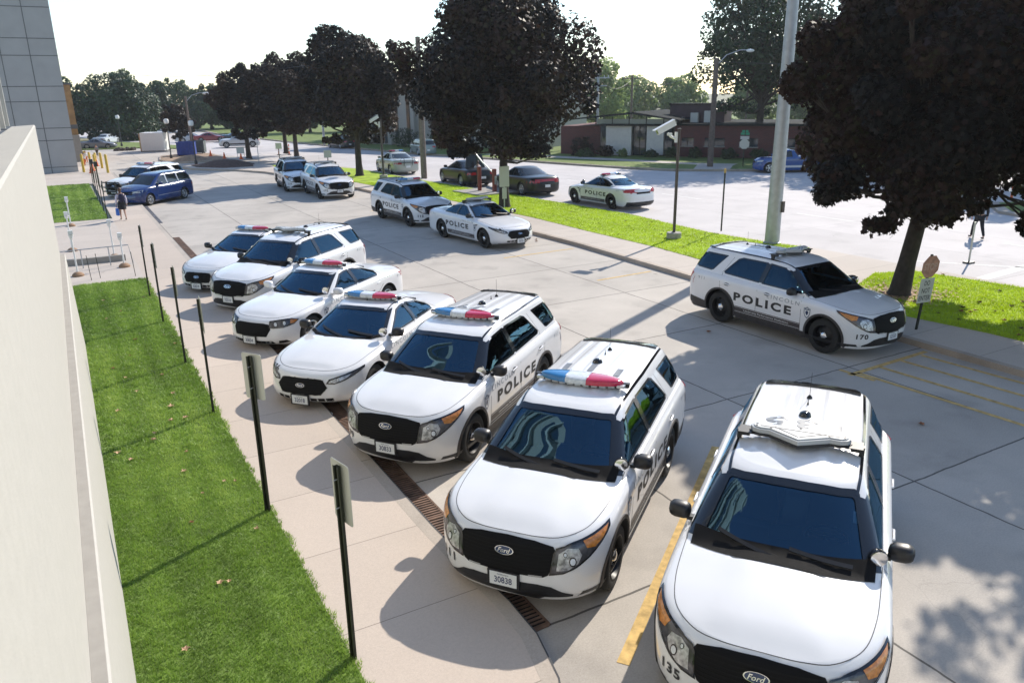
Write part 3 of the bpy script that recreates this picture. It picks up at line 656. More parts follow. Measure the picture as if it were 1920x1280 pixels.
def headlights(c, poly, u0, lens=True, amber=None, k=.8, inner=None, bulbs=()):
    """poly in (lateral y, z) for the +y side, laid on along an inward diagonal starting at x=u0"""
    for s in (1, -1):
        f = lambda P: [(s*y, z) for y, z in P]
        md = (k, s)
        o = decal('headlight', [f(poly)], md, c.all, HLIN, c.root, off=.004, cell=.03, thick=.006, u0=u0)
        decal('lamp_edge', strip(f(poly), .014, True), md, c.all, GLOSSBLK, o, off=.0150, cell=.03, u0=u0)
        if inner: decal('lamp_reflector', [f(inner)], md, c.all, HREF, o, off=.0125, cell=.03, u0=u0)
        if amber: decal('turn_lens', [f(amber)], md, c.all, AMBER, o, off=.0138, cell=.03, u0=u0)
        for (y, z, r) in bulbs:
            decal('projector', [f([(y+r*math.cos(a), z+r*math.sin(a)) for a in (2*math.pi*i/14 for i in range(14))])], md, c.all, GLOSSBLK, o, off=.0156, cell=.03, u0=u0)
            decal('projector_lens', [f([(y+r*.72*math.cos(a), z+r*.72*math.sin(a)) for a in (2*math.pi*i/14 for i in range(14))])], md, c.all, LCLR, o, off=.0165, cell=.03, u0=u0)
def wipers(root, bv, zb, w_):
    o = []
    for pts in ([(w_*.80, zb+.02), (w_*.10, zb+.075)], [(.02, zb+.0), (-w_*.74, zb+.085)]):
        o.append(decal('wiper', strip(pts, .022), 'front', bv, BLK, root, off=.012, thick=.012, cell=.1))
    return joinm(None, o, 'wipers')
def antennas(root, x0, z, whip=True, dome=True):
    if dome:
        b = MB(); b.lathe([(.075, 0), (.070, .02), (.055, .055), (.03, .07), (.001, .072)], 18, c=(x0, 0, z)); b.build('antenna_dome', GLOSSBLK, root, smooth=40)
    b = MB(); b.lathe([(.016, 0), (.010, .02), (.004, .05), (.003, .08)], 10, c=(x0-.38, 0, z)); b.build('short_antenna', BLK, root)
    if whip: b = MB(); b.lathe([(.035, 0), (.03, .02), (.012, .045), (.003, .05), (.0022, .33)], 10, c=(x0-.62, 0, z-.005)); b.build('whip_antenna', BLK, root)
def build_suv(name='police_suv'):
    sp = explorer_spec(); c = make_car('suv', name, sp, gl=(GL_W, GL_S, GL_D)); X = sp['X']; r = c.root; A = c.all
    # lower dark bumper and sill cladding, arch lips
    low = [[(-.66, .20), (.66, .20), (.70, .31), (.60, .36), (.50, .43), (.36, .455), (-.36, .455), (-.50, .43), (-.60, .36), (-.70, .31)]]
    b1 = decal('front_bumper_lower', low, 'front', A, BLK, r, off=.004)
    o = []
    for s in (1, -1): decal('bumper_corner', [[(s*.5, .19), (s*2.0, .19), (s*2.0, .33), (s*.62, .33)]], (.8, s), A, BLK, r, off=.0045, u0=1.9)
    for sx in (1, -1):
        al = []
        cx = sx*sp['wb']/2; R0 = sp['arch']-.005; R1 = R0+.045; zc = sp['R']+.005
        th = [math.radians(a) for a in np.linspace(-16, 196, 27)]
        al += [[(cx+R0*math.cos(a), zc+R0*math.sin(a)), (cx+R0*math.cos(b), zc+R0*math.sin(b)), (cx+R1*math.cos(b), zc+R1*math.sin(b)), (cx+R1*math.cos(a), zc+R1*math.sin(a))] for a, b in zip(th, th[1:])]
        sides('arch_trim', al, A, CLAD, r, off=.003, thick=.010)
    sides('sill_cladding', [[(X(1.42), .23), (X(3.30), .23), (X(3.32), .36), (X(1.38), .36)]], A, CLAD, r, off=.006, thick=.012)
    sides('rear_cladding', [[(X(4.26), .24), (X(4.75), .24), (X(4.75), .50), (X(4.25), .44)]], A, CLAD, r, off=.006)
    decal('rear_bumper_lower', [[(-.9, .22), (.9, .22), (.9, .52), (-.9, .52)]], 'rear', A, CLAD, r, off=.006)
    # grille
    gp = [(-.50, .865), (-.3, .893), (0, .903), (.3, .893), (.50, .865), (.545, .80), (.50, .64), (.47, .575), (.42, .548), (-.42, .548), (-.47, .575), (-.50, .64), (-.545, .80)]
    g = decal('grille', [gp], 'front', A, GRILLE, r, off=.004, thick=.006)
    bars = []
    for zz in (.60, .635, .67, .705, .74, .775, .81, .845): bars += strip([(-.49+abs(.74-zz)*.1, zz), (.49-abs(.74-zz)*.1, zz)], .010)
    decal('grille_bars', bars, 'front', A, GRBAR, g, off=.011, thick=.004)
    sl = []
    for yy in (-.34, .34): decal('grille_clip', [[(yy-.07, .553), (yy+.07, .553), (yy+.07, .565), (yy-.07, .565)]], 'front', A, SILV, g, off=.012)
    emblem(r, A, 0, .775, off=.020)
    # headlights: sweep round the corner
    hp = [(.53, .585), (.565, .70), (.60, .80), (.64, .845), (.85, .885), (1.15, .925), (1.47, .968), (1.46, .945), (1.30, .86), (1.08, .745), (.88, .655), (.70, .60)]
    headlights(c, hp, 2.36, amber=[(1.00, .895), (1.15, .915), (1.44, .955), (1.29, .872), (1.16, .822), (1.04, .83)], inner=[(.61, .63), (.66, .80), (.78, .85), (.92, .84), (.96, .77), (.90, .69), (.76, .63)], bulbs=((.83, .715, .050), (.74, .79, .026)))
    # shut lines
    hood = [(X(.19), 0)]
    hl = curve2([(X(.155), .0), (X(.165), .3), (X(.24), .56), (X(.45), .76), (X(.8), .845), (X(1.25), .872), (X(1.5), .875)])
    hl2 = strip(hl, .007)+strip([(x, -y) for x, y in hl], .007)
    decal('bonnet_gap', hl2, 'top', A, SEAM, r, off=.002, cell=.2)
    dl = strip([(X(1.52), 1.10), (X(1.50), .75), (X(1.50), .36)], .009)+strip([(X(2.70), 1.12), (X(2.72), .36)], .009)+strip([(X(3.84), 1.18), (X(3.80), .85), (X(3.55), .70), (X(3.36), .50), (X(3.34), .36)], .009)+strip([(X(3.86), 1.18), (X(3.66), 1.56)], .007)+strip([(X(1.5), .36), (X(3.34), .36)], .007)
    sides('door_gap', dl, A, SEAM, r, off=.0022, cell=.2)
    for s, md in ((1, 'left'), (-1, 'right')):
        for xx in (X(2.42), X(3.60)):
            hd = MB(); y0 = .985*s; hd.tube([(xx+.10, y0-.035*s, .965), (xx+.09, y0+.012*s, .965), (xx-.09, y0+.012*s, .975), (xx-.10, y0-.035*s, .975)], .014, 8); hd.build('door_handle', PAINT if xx > .5 else PAINT, r, smooth=40)
            decal('handle_recess', [[(xx+.085*math.cos(a), .965+.035*math.sin(a)) for a in (2*math.pi*i/16 for i in range(16))]], md, A, SEAM, r, off=.002)
        mirror(r, X(1.74), s*1.03, 1.17)
        tl = decal('tail_light', [[(X(4.66), 1.06), (X(4.80), 1.10), (X(5.02), 1.12), (X(5.02), .80), (X(4.90), .82), (X(4.82), .93)]], md, A, REDL, r, off=.005, thick=.01)
        decal('tail_light', [[(s*.62, 1.05), (s*.98, 1.05), (s*.98, .80), (s*.72, .86)]], 'rear', A, REDL, r, off=.006)
    spotlight(r, X(1.50), .83, 1.22, .3)
    # roof
    rl = strip([(X(1.98), .60), (X(2.2), .615), (X(3.3), .625), (X(4.5), .60)], .028); [decal('roof_gutter', [[(x, s*y) for x, y in p] for p in rl], 'top', c.gh, GLOSSBLK, r, off=.006, cell=.08) for s in (1, -1)]
    decal('spoiler', [[(X(4.42), -.56), (X(4.42), .56), (X(4.60), .54), (X(4.66), .40), (X(4.68), 0), (X(4.66), -.40), (X(4.60), -.54)]], 'top', c.gh, GLOSSBLK, r, off=.004, thick=.02)
    wipers(r, c.gh, 1.135, .78)
    antennas(r, X(3.30), 1.745)
    decal('cowl_panel', [[(X(1.11), y0), (X(1.11)-.9*(abs(y0)**3)*.35, y0), (X(1.11)-.9*(abs(y0)**3)*.35-.22, y0), (X(1.11)-.9*(abs(y1)**3)*.35-.22, y1), (X(1.11)-.9*(abs(y1)**3)*.35, y1)][1:] for y0, y1 in zip(np.linspace(-.82, .82, 19), np.linspace(-.82, .82, 19)[1:])], 'top', A, COWL, r, off=.005)
    decal('tailgate_plate', [[(-.16, .70), (.16, .70), (.16, .85), (-.16, .85)]], 'rear', A, PLATE, r, off=.006)
    livery(c, X(1.74), X(3.36), .735, .20, (X(1.34), .79), (X(1.50), X(3.34), .365, .52), .935, X(1.98), num911=(X(4.40), .98))
    return c
def build_taurus(name='police_sedan'):
    sp = sedan_spec(); c = make_car('sedan', name, sp, gl=(GL_W, GL_S, GL_S)); X = sp['X']; r = c.root; A = c.all
    gp = [(-.485, .53), (-.40, .655), (-.2, .675), (.2, .675), (.40, .655), (.485, .53), (.38, .405), (-.38, .405)]
    g = decal('grille', [gp], 'front', A, GRILLE, r, off=.004, thick=.010)
    bars = []
    for zz in (.44, .475, .51, .55, .59, .63): bars += strip([(-.38, zz), (.38, zz)], .008)
    decal('grille_bars', bars, 'front', A, GRBAR, g, off=.015, thick=.004)
    decal('grille_edge', strip(gp, .012, True), 'front', A, SILV, g, off=.016, cell=.2); emblem(r, A, 0, .555, .17, .07, off=.022)
    decal('lower_intake', [[(-.50+i*.135, .285), (-.385+i*.135, .285), (-.385+i*.135, .345), (-.50+i*.135, .345)] for i in range(8)], 'front', A, GRILLE, r, off=.004)
    decal('front_bumper_lower', [[(-.7, .17), (.7, .17), (.7, .235), (-.7, .235)]], 'front', A, BLK, r, off=.004)
    hp = [(.56, .60), (.62, .655), (.80, .69), (1.10, .74), (1.44, .795), (1.43, .77), (1.20, .70), (.95, .635), (.72, .59)]
    headlights(c, hp, 2.434, amber=None, inner=[(.60, .608), (.66, .65), (.90, .69), (1.10, .715), (1.02, .67), (.90, .635), (.74, .605)], bulbs=((.80, .645, .034), (.68, .63, .022)))
    hl = curve2([(X(.24), 0), (X(.26), .3), (X(.36), .56), (X(.62), .76), (X(1.1), .83), (X(1.5), .845)])
    decal('bonnet_gap', strip(hl, .007)+strip([(x, -y) for x, y in hl], .007), 'top', A, SEAM, r, off=.002, cell=.2)
    dl = strip([(X(1.60), .97), (X(1.56), .70), (X(1.58), .28)], .009)+strip([(X(2.80), 1.01), (X(2.82), .28)], .009)+strip([(X(3.92), 1.05), (X(3.86), .80), (X(3.55), .62), (X(3.42), .28)], .009)+strip([(X(1.58), .28), (X(3.42), .28)], .007)
    sides('door_gap', dl, A, SEAM, r, off=.0022, cell=.2)
    for s, md in ((1, 'left'), (-1, 'right')):
        for xx in (X(2.55), X(3.62)):
            hd = MB(); y0 = .93*s; hd.tube([(xx+.09, y0-.03*s, .86), (xx+.08, y0+.016*s, .86), (xx-.08, y0+.016*s, .87), (xx-.09, y0-.03*s, .87)], .013, 8); hd.build('door_handle', PAINT, r, smooth=40)
        mirror(r, X(1.80), s*1.0, 1.08)
        decal('tail_light', [[(X(4.72), .86), (X(4.80), .98), (X(5.15), 1.02), (X(5.15), .84)]], md, A, REDL, r, off=.005, thick=.01)
        decal('tail_light', [[(s*.48, .86), (s*.52, .97), (s*.95, .97), (s*.95, .84)]], 'rear', A, REDL, r, off=.006)
        decal('fender_vent', [[(X(1.46), .80), (X(1.30), .82), (X(1.34), .775), (X(1.42), .77)]], md, A, GRILLE, r, off=.005)
    spotlight(r, X(1.60), .80, 1.13, .3)
    decal('rear_bumper_lower', [[(-.85, .2), (.85, .2), (.85, .42), (-.85, .42)]], 'rear', A, BLK, r, off=.006)
    decal('boot_strip', [[(-.42, .78), (.42, .78), (.40, .86), (-.40, .86)]], 'rear', A, GRILLE, r, off=.006)
    decal('cowl_panel', strip([(X(1.40), 0), (X(1.42), .3), (X(1.53), .58), (X(1.68), .74)], .06)+strip([(X(1.40), 0), (X(1.42), -.3), (X(1.53), -.58), (X(1.68), -.74)], .06), 'top', A, COWL, r, off=.004)
    wipers(r, c.gh, 1.01, .72)
    b = MB(); b.lathe([(.016, 0), (.010, .02), (.004, .05), (.003, .08)], 10, c=(X(2.5), 0, 1.445)); b.build('short_antenna', BLK, r)
    gu = strip([(X(2.25), .545), (X(2.8), .555), (X(3.4), .54)], .018); [decal('roof_gutter', [[(x, s*y) for x, y in p] for p in gu], 'top', c.gh, GLOSSBLK, r, off=.004, cell=.1) for s in (1, -1)]
    livery(c, X(1.93), X(3.50), .66, .185, (X(1.50), .68), (X(1.56), X(3.42), .285, .43), .85, X(2.05), num911=(X(4.35), .90))
    return c
def build_charger(name='police_sedan'):
    sp = sedan_spec(F=2.485, L=5.08, wb=3.05, w=.945, R=.36, d_ws=1.50, d_wt=2.12, d_rt=3.50, d_rw=4.30, hood=.76, belt=.97, roof=1.45, deck=1.05, track=.79, arch=.41)
    c = make_car('sedan', name, sp, wheels='five', gl=(GL_W, GL_S, GL_S)); X = sp['X']; r = c.root; A = c.all
    gp = [(-.43, .675), (-.3, .695), (.3, .695), (.43, .675), (.475, .58), (.40, .43), (-.40, .43), (-.475, .58)]
    g = decal('grille', [gp], 'front', A, GRILLE, r, off=.004, thick=.008)
    bars = []
    for zz in (.46, .49, .52, .55, .58, .61, .64, .67): bars += strip([(-.38, zz), (.38, zz)], .007)
    decal('grille_bars', bars, 'front', A, GRBAR, g, off=.013, thick=.004)
    decal('lower_intake', [[(-.55, .27), (.55, .27), (.50, .335), (-.50, .335)], [(.60, .27), (.78, .28), (.74, .34), (.62, .335)], [(-.60, .27), (-.78, .28), (-.74, .34), (-.62, .335)]], 'front', A, GRILLE, r, off=.004)
    headlights(c, [(.55, .62), (.57, .73), (.85, .755), (1.15, .77), (1.32, .735), (1.20, .67), (.92, .615), (.66, .61)], 2.485, inner=None, amber=[(1.12, .76), (1.30, .735), (1.20, .685), (1.10, .68)], bulbs=((.72, .68, .052), (.95, .695, .052)))
    hl = curve2([(X(.24), 0), (X(.26), .3), (X(.36), .56), (X(.62), .76), (X(1.1), .83), (X(1.6), .845)])
    decal('bonnet_gap', strip(hl, .007)+strip([(x, -y) for x, y in hl], .007), 'top', A, SEAM, r, off=.002, cell=.2)
    sides('door_gap', strip([(X(1.66), .96), (X(1.62), .70), (X(1.64), .28)], .009)+strip([(X(2.80), 1.0), (X(2.82), .28)], .009)+strip([(X(3.85), 1.04), (X(3.80), .80), (X(3.55), .62), (X(3.45), .28)], .009), A, SEAM, r, off=.0022, cell=.2)
    for s, md in ((1, 'left'), (-1, 'right')):
        for xx in (X(2.55), X(3.62)):
            hd = MB(); y0 = .925*s; hd.tube([(xx+.09, y0-.03*s, .86), (xx+.08, y0+.016*s, .86), (xx-.08, y0+.016*s, .87), (xx-.09, y0-.03*s, .87)], .013, 8); hd.build('door_handle', PAINT, r, smooth=40)
        mirror(r, X(1.86), s*1.0, 1.06, PAINT)
        decal('tail_light', [[(X(4.72), .90), (X(4.80), .98), (X(5.1), .98), (X(5.1), .88)]], md, A, REDL, r, off=.005, thick=.01)
    spotlight(r, X(1.68), .80, 1.11, .3)
    decal('rear_light_band', [[(-.92, .84), (.92, .84), (.92, .95), (-.92, .95)]], 'rear', A, REDL, r, off=.006)
    decal('cowl_panel', strip([(X(1.48), 0), (X(1.50), .3), (X(1.61), .58), (X(1.76), .74)], .06)+strip([(X(1.48), 0), (X(1.50), -.3), (X(1.61), -.58), (X(1.76), -.74)], .06), 'top', A, COWL, r, off=.004)
    wipers(r, c.gh, 1.0, .72)
    livery(c, X(1.80), X(3.42), .64, .19, (X(1.46), .66), (X(1.64), X(3.44), .285, .42), .84, X(2.1), num911=(X(4.55), .86))
    return c
def simple_car(name, sp, col, wheels='six', glasscol=None, rough=.22, paint=None):
    """a distant civilian car: body, glazing, lamps, plates, wheels"""
    p = paint or mat('paint_'+name, col, rough, coat=.6); g = GL_FAR
    c = make_car('far', name, sp, paint=p, wheels=wheels, lod=1, gl=(g, g, g)); A = c.all; r = c.root; X = sp['X']; F = sp['F']; L = sp.get('L', 5.0)
    for s, md in ((1, 'left'), (-1, 'right')):
        z = sp['belt']-.20
        decal('headlight', [[(s*.50, z-.14), (s*.52, z-.04), (s*1.30, z+.03), (s*1.20, z-.10)]], (.8, s), A, HLF, r, off=.006, u0=F, cell=.2)
        decal('tail_light', [[(X(L-.38), z-.04), (X(L-.30), z+.12), (X(L), z+.12), (X(L), z-.06)]], md, A, REDL, r, off=.006, cell=.2)
        decal('tail_light', [[(s*.45, z-.04), (s*.45, z+.10), (s*.95, z+.10), (s*.95, z-.06)]], 'rear', A, REDL, r, off=.007, cell=.2)
        mirror(r, X(1.85), s*(sp['bodyw']+.07), sp['belt']+.08, p)
    g_ = decal('grille', [[(-.42, sp['belt']-.42), (.42, sp['belt']-.42), (.46, sp['belt']-.26), (-.46, sp['belt']-.26)]], 'front', A, GRILLE, r, off=.006, cell=.2)
    decal('licence_plate', [[(-.16, .50), (.16, .50), (.16, .64), (-.16, .64)]], 'rear', A, PLATE, r, off=.008, cell=.3)
    dl = strip([(X(1.62), sp['belt']), (X(1.6), .3)], .010)+strip([(X(2.80), sp['belt']), (X(2.82), .3)], .010)+strip([(X(3.85), sp['belt']), (X(3.5), .55), (X(3.45), .3)], .010)
    sides('door_gap', dl, A, SEAM, r, off=.003, cell=.4)
    return c
GL_FAR = mat('dark_tinted_glass', (.012, .018, .022), .06, spec=.8); HLF = mat('clear_lamp', (.5, .5, .48), .2, coat=.5)
# ------------------------------------------------------------------ the parked police vehicles
ROWG = 'police vehicles nosed in along the left kerb'; KERBG = 'police vehicles standing along the far kerb of the lot'
def fleetnum(c, root, txt, kind='suv', side=-1, roof=None):
    """number on the bumper under the passenger-side headlamp"""
    if kind == 'suv': decal('fleet_number', textbox(txt, side*.80, .50, .25, .105, flip=False, bold=.03, gap=1.15), (.45, side), c.all, LETTER, root, off=.006, u0=2.36)
    else: decal('fleet_number', textbox(txt, side*.66, .735, .20, .07, flip=False, bold=.02), 'front', c.all, LETTER, root, off=.006)
    if roof:   # reads from behind the car
        vs, fs = textbox(roof, 0, 0, .80, .26, gap=1.2, bold=.02); decal('roof_number', ([(-.70+v[1], -v[0]) for v in vs], fs), 'top', c.gh, ROOFG, root, off=.004, cell=.1)
suv = build_suv(); tau = build_taurus(); chg = build_charger()
def put(c, first, x, y, deg, label, cat, group):
    r = c.root if first else copy_tree(c.root)
    r.location = (x, y, 0); r.rotation_euler = (0, 0, rad(deg)); r['label'] = label; r['category'] = cat; r['group'] = group; return r
protos = {'suv': [suv, False], 'tau': [tau, False], 'chg': [chg, False]}
SUVC, SEDC = 'police car', 'police car'
fleet = [
 ('suv', 6.09, 4.87, 215.7, 'white police SUV numbered 135 with clear arrow-shaped roof bar, nearest to the camera', ROWG, 'arrow', '32535', '135', '135'),
 ('suv', 5.20, 7.58, 217.6, 'white police SUV second nearest the camera, its front tyre beside the yellow stall line', ROWG, 'colour', '30838', '111', '111'),
 ('suv', 5.30, 11.20, 217.0, 'white police SUV third nearest the camera, nose over the rusty drain grate', ROWG, 'colour', '30833', '179', '179'),
 ('tau', 4.77, 14.27, 221.5, 'white police sedan with plate 32018 and hexagonal grille beside the 179 SUV', ROWG, 'colour', '32018', '156', None),
 ('chg', 4.92, 18.06, 216.5, 'white police sedan with silver spoked wheels and white door mirrors', ROWG, 'colour', '30834', None, None),
 ('suv', 5.01, 21.44, 217.0, 'white police SUV with clear roof bar parked between two white sedans', ROWG, 'arrow', '32516', None, None),
 ('tau', 4.59, 24.26, 221.0, 'white police sedan at the far end of the left row beside the empty paving', ROWG, 'colour', '32019', None, None),
 ('suv', 14.12, 11.72, 272.6, 'white police SUV numbered 170 parked by the do not enter sign', KERBG, 'arrow', '32533', '170', None),
 ('tau', 13.50, 26.07, 276.3, 'white police sedan numbered 141 at the far kerb, in front of another police SUV', KERBG, 'arrow', '32020', '141', None),
 ('suv', 13.23, 32.15, 273.4, 'white police SUV numbered 113 at the far kerb right behind the 141 sedan', KERBG, 'colour', '32513', '113', None),
 ('suv', 12.88, 43.54, 268.3, 'white police SUV at the far kerb, front one of the distant pair', KERBG, 'arrow', '32517', '172', None),
 ('suv', 12.31, 48.10, 264.5, 'white police SUV at the far kerb, rear one of the distant pair', KERBG, 'arrow', '32521', '177', None),
 ('tau', 23.17, 31.31, 93.1, 'white police sedan with red roof bar parked on the street beyond the grass verge', 'cars parked along the street side of the verge', 'colour', '32022', None, None),
 ('suv', 4.05, 49.9, 222, 'white police SUV with black push bumper half hidden behind the blue minivan', ROWG, 'colour', '32540', None, None),
]
roots = {}
for i, (k, x, y, deg, label, grp, bar, pl, num, roof) in enumerate(fleet):
    pr = protos[k]; c = pr[0]
    if i < 0: pass
    r = copy_tree(c.root); r.name = 'police_suv' if k == 'suv' else 'police_sedan'
    r.location = (x, y, 0); r.rotation_euler = (0, 0, rad(deg)); tag(r, label, 'police car', grp); roots[i] = r
    zb, xb = {'suv': (1.80, -.23), 'tau': (1.525, -.26), 'chg': (1.515, -.22)}[k]
    (lightbar if bar == 'colour' else arrowbar)(r, xb, zb)
    pz, px = {'suv': (.455, 2.375), 'tau': (.315, 2.455), 'chg': (.35, 2.50)}[k]
    plate(r, px, pz, pl)
    if num: fleetnum(c, r, num, k, roof=roof)
    if i == 13:
        b = MB()
        for s in (1, -1): b.box(2.47, s*.30, .72, .06, .07, .62)
        for z in (.50, .72, .98): b.tube([(2.50, -.58, z), (2.53, 0, z), (2.50, .58, z)], .032, 8)
        b.tube([(2.5, -.58, .5), (2.45, -.72, .75), (2.5, -.58, .98)], .03, 8); b.tube([(2.5, .58, .5), (2.45, .72, .75), (2.5, .58, .98)], .03, 8)
        b.build('push_bumper', BLK, r)
def drop(o):
    for ch in list(o.children): drop(ch)
    bpy.data.objects.remove(o)
for k in protos: drop(protos[k][0].root)
# ------------------------------------------------------------------ ground, paving, kerbs, lawns
def struct(o): o['kind'] = 'structure'; return o
def sheet(name, pts, z, m, z0=None):
    b = MB()
    if z0 is None:
        t = tessellate_polygon([[Vector((x, y, 0)) for x, y in pts]]); b.add([(x, y, z) for x, y in pts], [tuple(f) for f in t])
    else: b.prism(pts, z0, z)
    return struct(b.build(name, m))
def off(pts, d):
    o = []
    for i in range(len(pts)):
        a = Vector(pts[max(i-1, 0)]); b = Vector(pts[min(i+1, len(pts)-1)]); t = (b-a).normalized(); o.append((pts[i][0]+t.y*d, pts[i][1]-t.x*d))
    return o
K = .977
LOT = slab('lot_concrete', (.42, .385, .345), 3.27, 3.62, 3.18, 5.75, lw=.030, dark=.25, stain=.19, grain=.16)
WALK = slab('sidewalk_concrete', (.47, .40, .34), 0, 1.55, 0, .35, lw=.012, dark=.5, stain=.05, grain=.10, crackw=.2)
WALK2 = slab('island_concrete', (.46, .405, .355), 0, 1.6, 0, .2, lw=.014, dark=.5, stain=.08, grain=.10, crackw=.2)
KERB = slab('kerb_concrete', (.40, .335, .275), 0, 3.1, 0, .9, lw=.014, dark=.4, stain=.22, grain=.16, crackw=.2)
KERBL = slab('left_kerb_concrete', (.40, .35, .30), 0, 3.1, 0, .9, lw=.014, dark=.4, stain=.16, grain=.16, crackw=.2)
ROAD = slab('road_concrete', (.50, .47, .46), 3.7, 9.0, 22, 3.0, lw=.035, dark=.72, stain=.13, grain=.07)
GRASSB = mat('lawn_soil', (.12, .19, .03), .95, noise=(3, .35), bump=(60, .6)); GRASSF = mat('verge_turf', (.30, .42, .015), .95, noise=(2.2, .30), bump=(45, .6)); GRASSD = mat('far_turf', (.13, .18, .035), .95, noise=(1.2, .3))
EARTH = mat('terrain', (.22, .21, .13), .95, noise=(.2, .3))
MULCH = mat('mulch', (.09, .055, .045), .95, noise=(6, .5), bump=(14, .9)); DIRT = mat('bare_dirt', (.30, .21, .14), .95, noise=(4, .35), bump=(10, .6))
sheet('ground', [(-1200, -1200), (1200, -1200), (1200, 1500), (-1200, 1500)], -.03, EARTH)
sheet('parking_lot', [(-12, -14), (26, -14), (22, 40), (18, 62), (14, 92), (14, 101), (-8, 104), (-12, 60)], 0, LOT)
near = [(22.6, -14), (22.4, 11), (22.1, 14), (22.2, 18), (21.6, 22), (22.1, 27.5), (21.2, 36.5), (20.5, 44.5), (19.4, 60), (16.3, 69), (13.5, 84), (9, 110), (0, 150), (-20, 220)]
farE = [(20, 200), (21.5, 130), (24.3, 100), (27.7, 77), (28.9, 69.6), (34.2, 49.4), (35.4, 45.1), (36.8, 42.2), (38.6, 40.6), (41.7, 38.1), (70, 22), (120, 0), (120, -40), (30, -40)]
sheet('street', near+farE, .004, ROAD)
# left pavement with its kerb
ke = [(3.16, 66), (3.16, 30), (3.16, 8), (3.19, 7.0), (3.24, 6.2), (3.22, 5.6), (3.08, 5.0), (2.78, 4.4), (2.3, 3.9), (1.6, 3.5)]
sheet('sidewalk', [(1.66, 66), (1.66, 1.0), (.9, 1.0), (1.3, 3.3)][:2]+[(1.0, 1.0)]+off(ke, -.16)[::-1], .12, WALK, -.02)
sheet('kerb', ke+off(ke, -.17)[::-1], .121, KERBL, -.02)
b = MB()
for q in strip(off(ke, -.168), .016): b.add([(x, y, .1245) for x, y in q], [(0, 1, 2, 3)])
struct(b.build('kerb_joint', SEAM))
sheet('entrance_path', [(-6, 25.4), (1.66, 25.4), (1.66, 39.9), (-6, 39.9)], .12, WALK2, -.02)
sheet('building_apron', [(-6, 58), (1.66, 58), (1.66, 66), (3.16, 66), (3.3, 72), (2.0, 96), (-8, 98)], .116, WALK2, -.02)
sheet('lawn', [(-3, -4), (1.67, -4), (1.67, 25.4), (-3, 25.4)], .132, GRASSB, -.02)
sheet('lawn', [(-3, 39.9), (1.50, 39.9), (1.40, 58), (-3, 58)], .132, GRASSB, -.02)
# right-hand island: kerb, walk, verge
kr = [(15.15, -14), (15.2, 5), (15.3, 9.9), (15.5, 16), (15.75, 23), (15.65, 27), (15.15, 43), (14.8, 48), (14.0, 54), (12.9, 59.2), (11.6, 62.2), (9.9, 64.2), (8.8, 66.0), (8.4, 67.6), (8.8, 69.6), (10.2, 71.0), (13.0, 71.5), (15.2, 71)]
sheet('kerb', kr+off(kr, .17)[::-1], .128, KERB, -.02)
sheet('island_walk', off(kr, .17)+[(16.0, 68), (19.1, 59.8), (20.2, 44.4), (20.9, 36.4), (21.7, 27.5), (21.3, 22), (21.9, 18), (22.0, 14), (22.1, 11), (22.3, -14)], .124, WALK2, -.02)
vA = [(17.35, 18.2), (17.55, 21), (17.5, 24.4), (17.55, 29), (17.1, 36), (16.0, 47.5), (14.9, 56), (14.3, 60.5), (14.7, 64.8), (17.4, 62.0), (19.2, 57), (20.0, 44.4), (20.8, 36.4), (21.55, 27.5), (21.1, 22), (21.4, 19.2), (21.8, 17.8), (19.5, 17.3)]
sheet('verge', vA, .137, GRASSF, .0)
vB = [(16.75, 11.4), (17.1, 9), (17.2, 5), (17.2, -14), (22, -14), (21.9, 10.8), (21.4, 13.6), (20.2, 14.1), (18.0, 13.2)]
sheet('verge', vB, .137, GRASSF, .0)
sheet('mulch_bed', [(9.3, 66.6), (11, 64.5), (13.2, 64.4), (13.6, 66.6), (12.4, 69.6), (10.2, 70), (9.2, 68.8)], .16, MULCH, .0)
b = MB(); b.lathe([(2.3, .14), (1.7, .30), (.9, .50), (.001, .58)], 20, c=(11.6, 67.4, 0)); struct(b.build('mulch_mound', MULCH, smooth=60))
i2 = [(8.1, 74), (9.5, 73), (13, 73.2), (13.4, 76), (13.2, 84), (10.5, 85), (8.4, 83), (7.8, 78)]
sheet('kerb', i2, .11, KERB, -.02); sheet('bare_soil', [(x*.94+.6, 78+(y-78)*.9) for x, y in i2], .13, DIRT, .0)
b = MB(); b.lathe([(1.6, .12), (1.0, .35), (.4, .5), (.001, .55)], 16, c=(10.2, 75.6, 0)); struct(b.build('dirt_mound', DIRT, smooth=60))
sheet('far_lawn', [(-30, 100.5), (2.2, 100.5), (8, 99.5), (12.5, 94), (13.6, 97), (9, 112), (2, 124), (-30, 130)], .10, GRASSD, -.02)
# blocks across the street
fb = [(21.8, 130), (24.6, 100), (28.0, 77), (29.2, 69.7), (34.5, 49.6), (35.7, 45.4), (37.0, 42.6), (38.8, 40.9), (41.9, 38.4), (72, 24), (140, 60), (140, 200), (22, 220)]
sheet('kerb', fb, .12, KERB, -.02); sheet('far_verge', off(fb, -.25)[:10]+[(141, 61), (139, 198), (24, 218)], .13, GRASSD, .0)
sheet('far_sidewalk', [(39.4, 52.6), (38.2, 55.5), (34.6, 64), (33.2, 63.4), (36.9, 54.5), (38.0, 51.8), (39.8, 46.3), (40.8, 43.6), (42.2, 41.9), (43.4, 42.6), (41.6, 45.0)], .137, WALK2, .0)
sheet('far_sidewalk', [(38.2, 41.6), (40.2, 40.1), (42.8, 42.4), (41.0, 44.2)], .136, WALK2, .0)
cb = [(34.2, -40), (34.3, 16.0), (35.2, 19.0), (37.5, 20.8), (60, 15), (120, -8), (120, -40)]
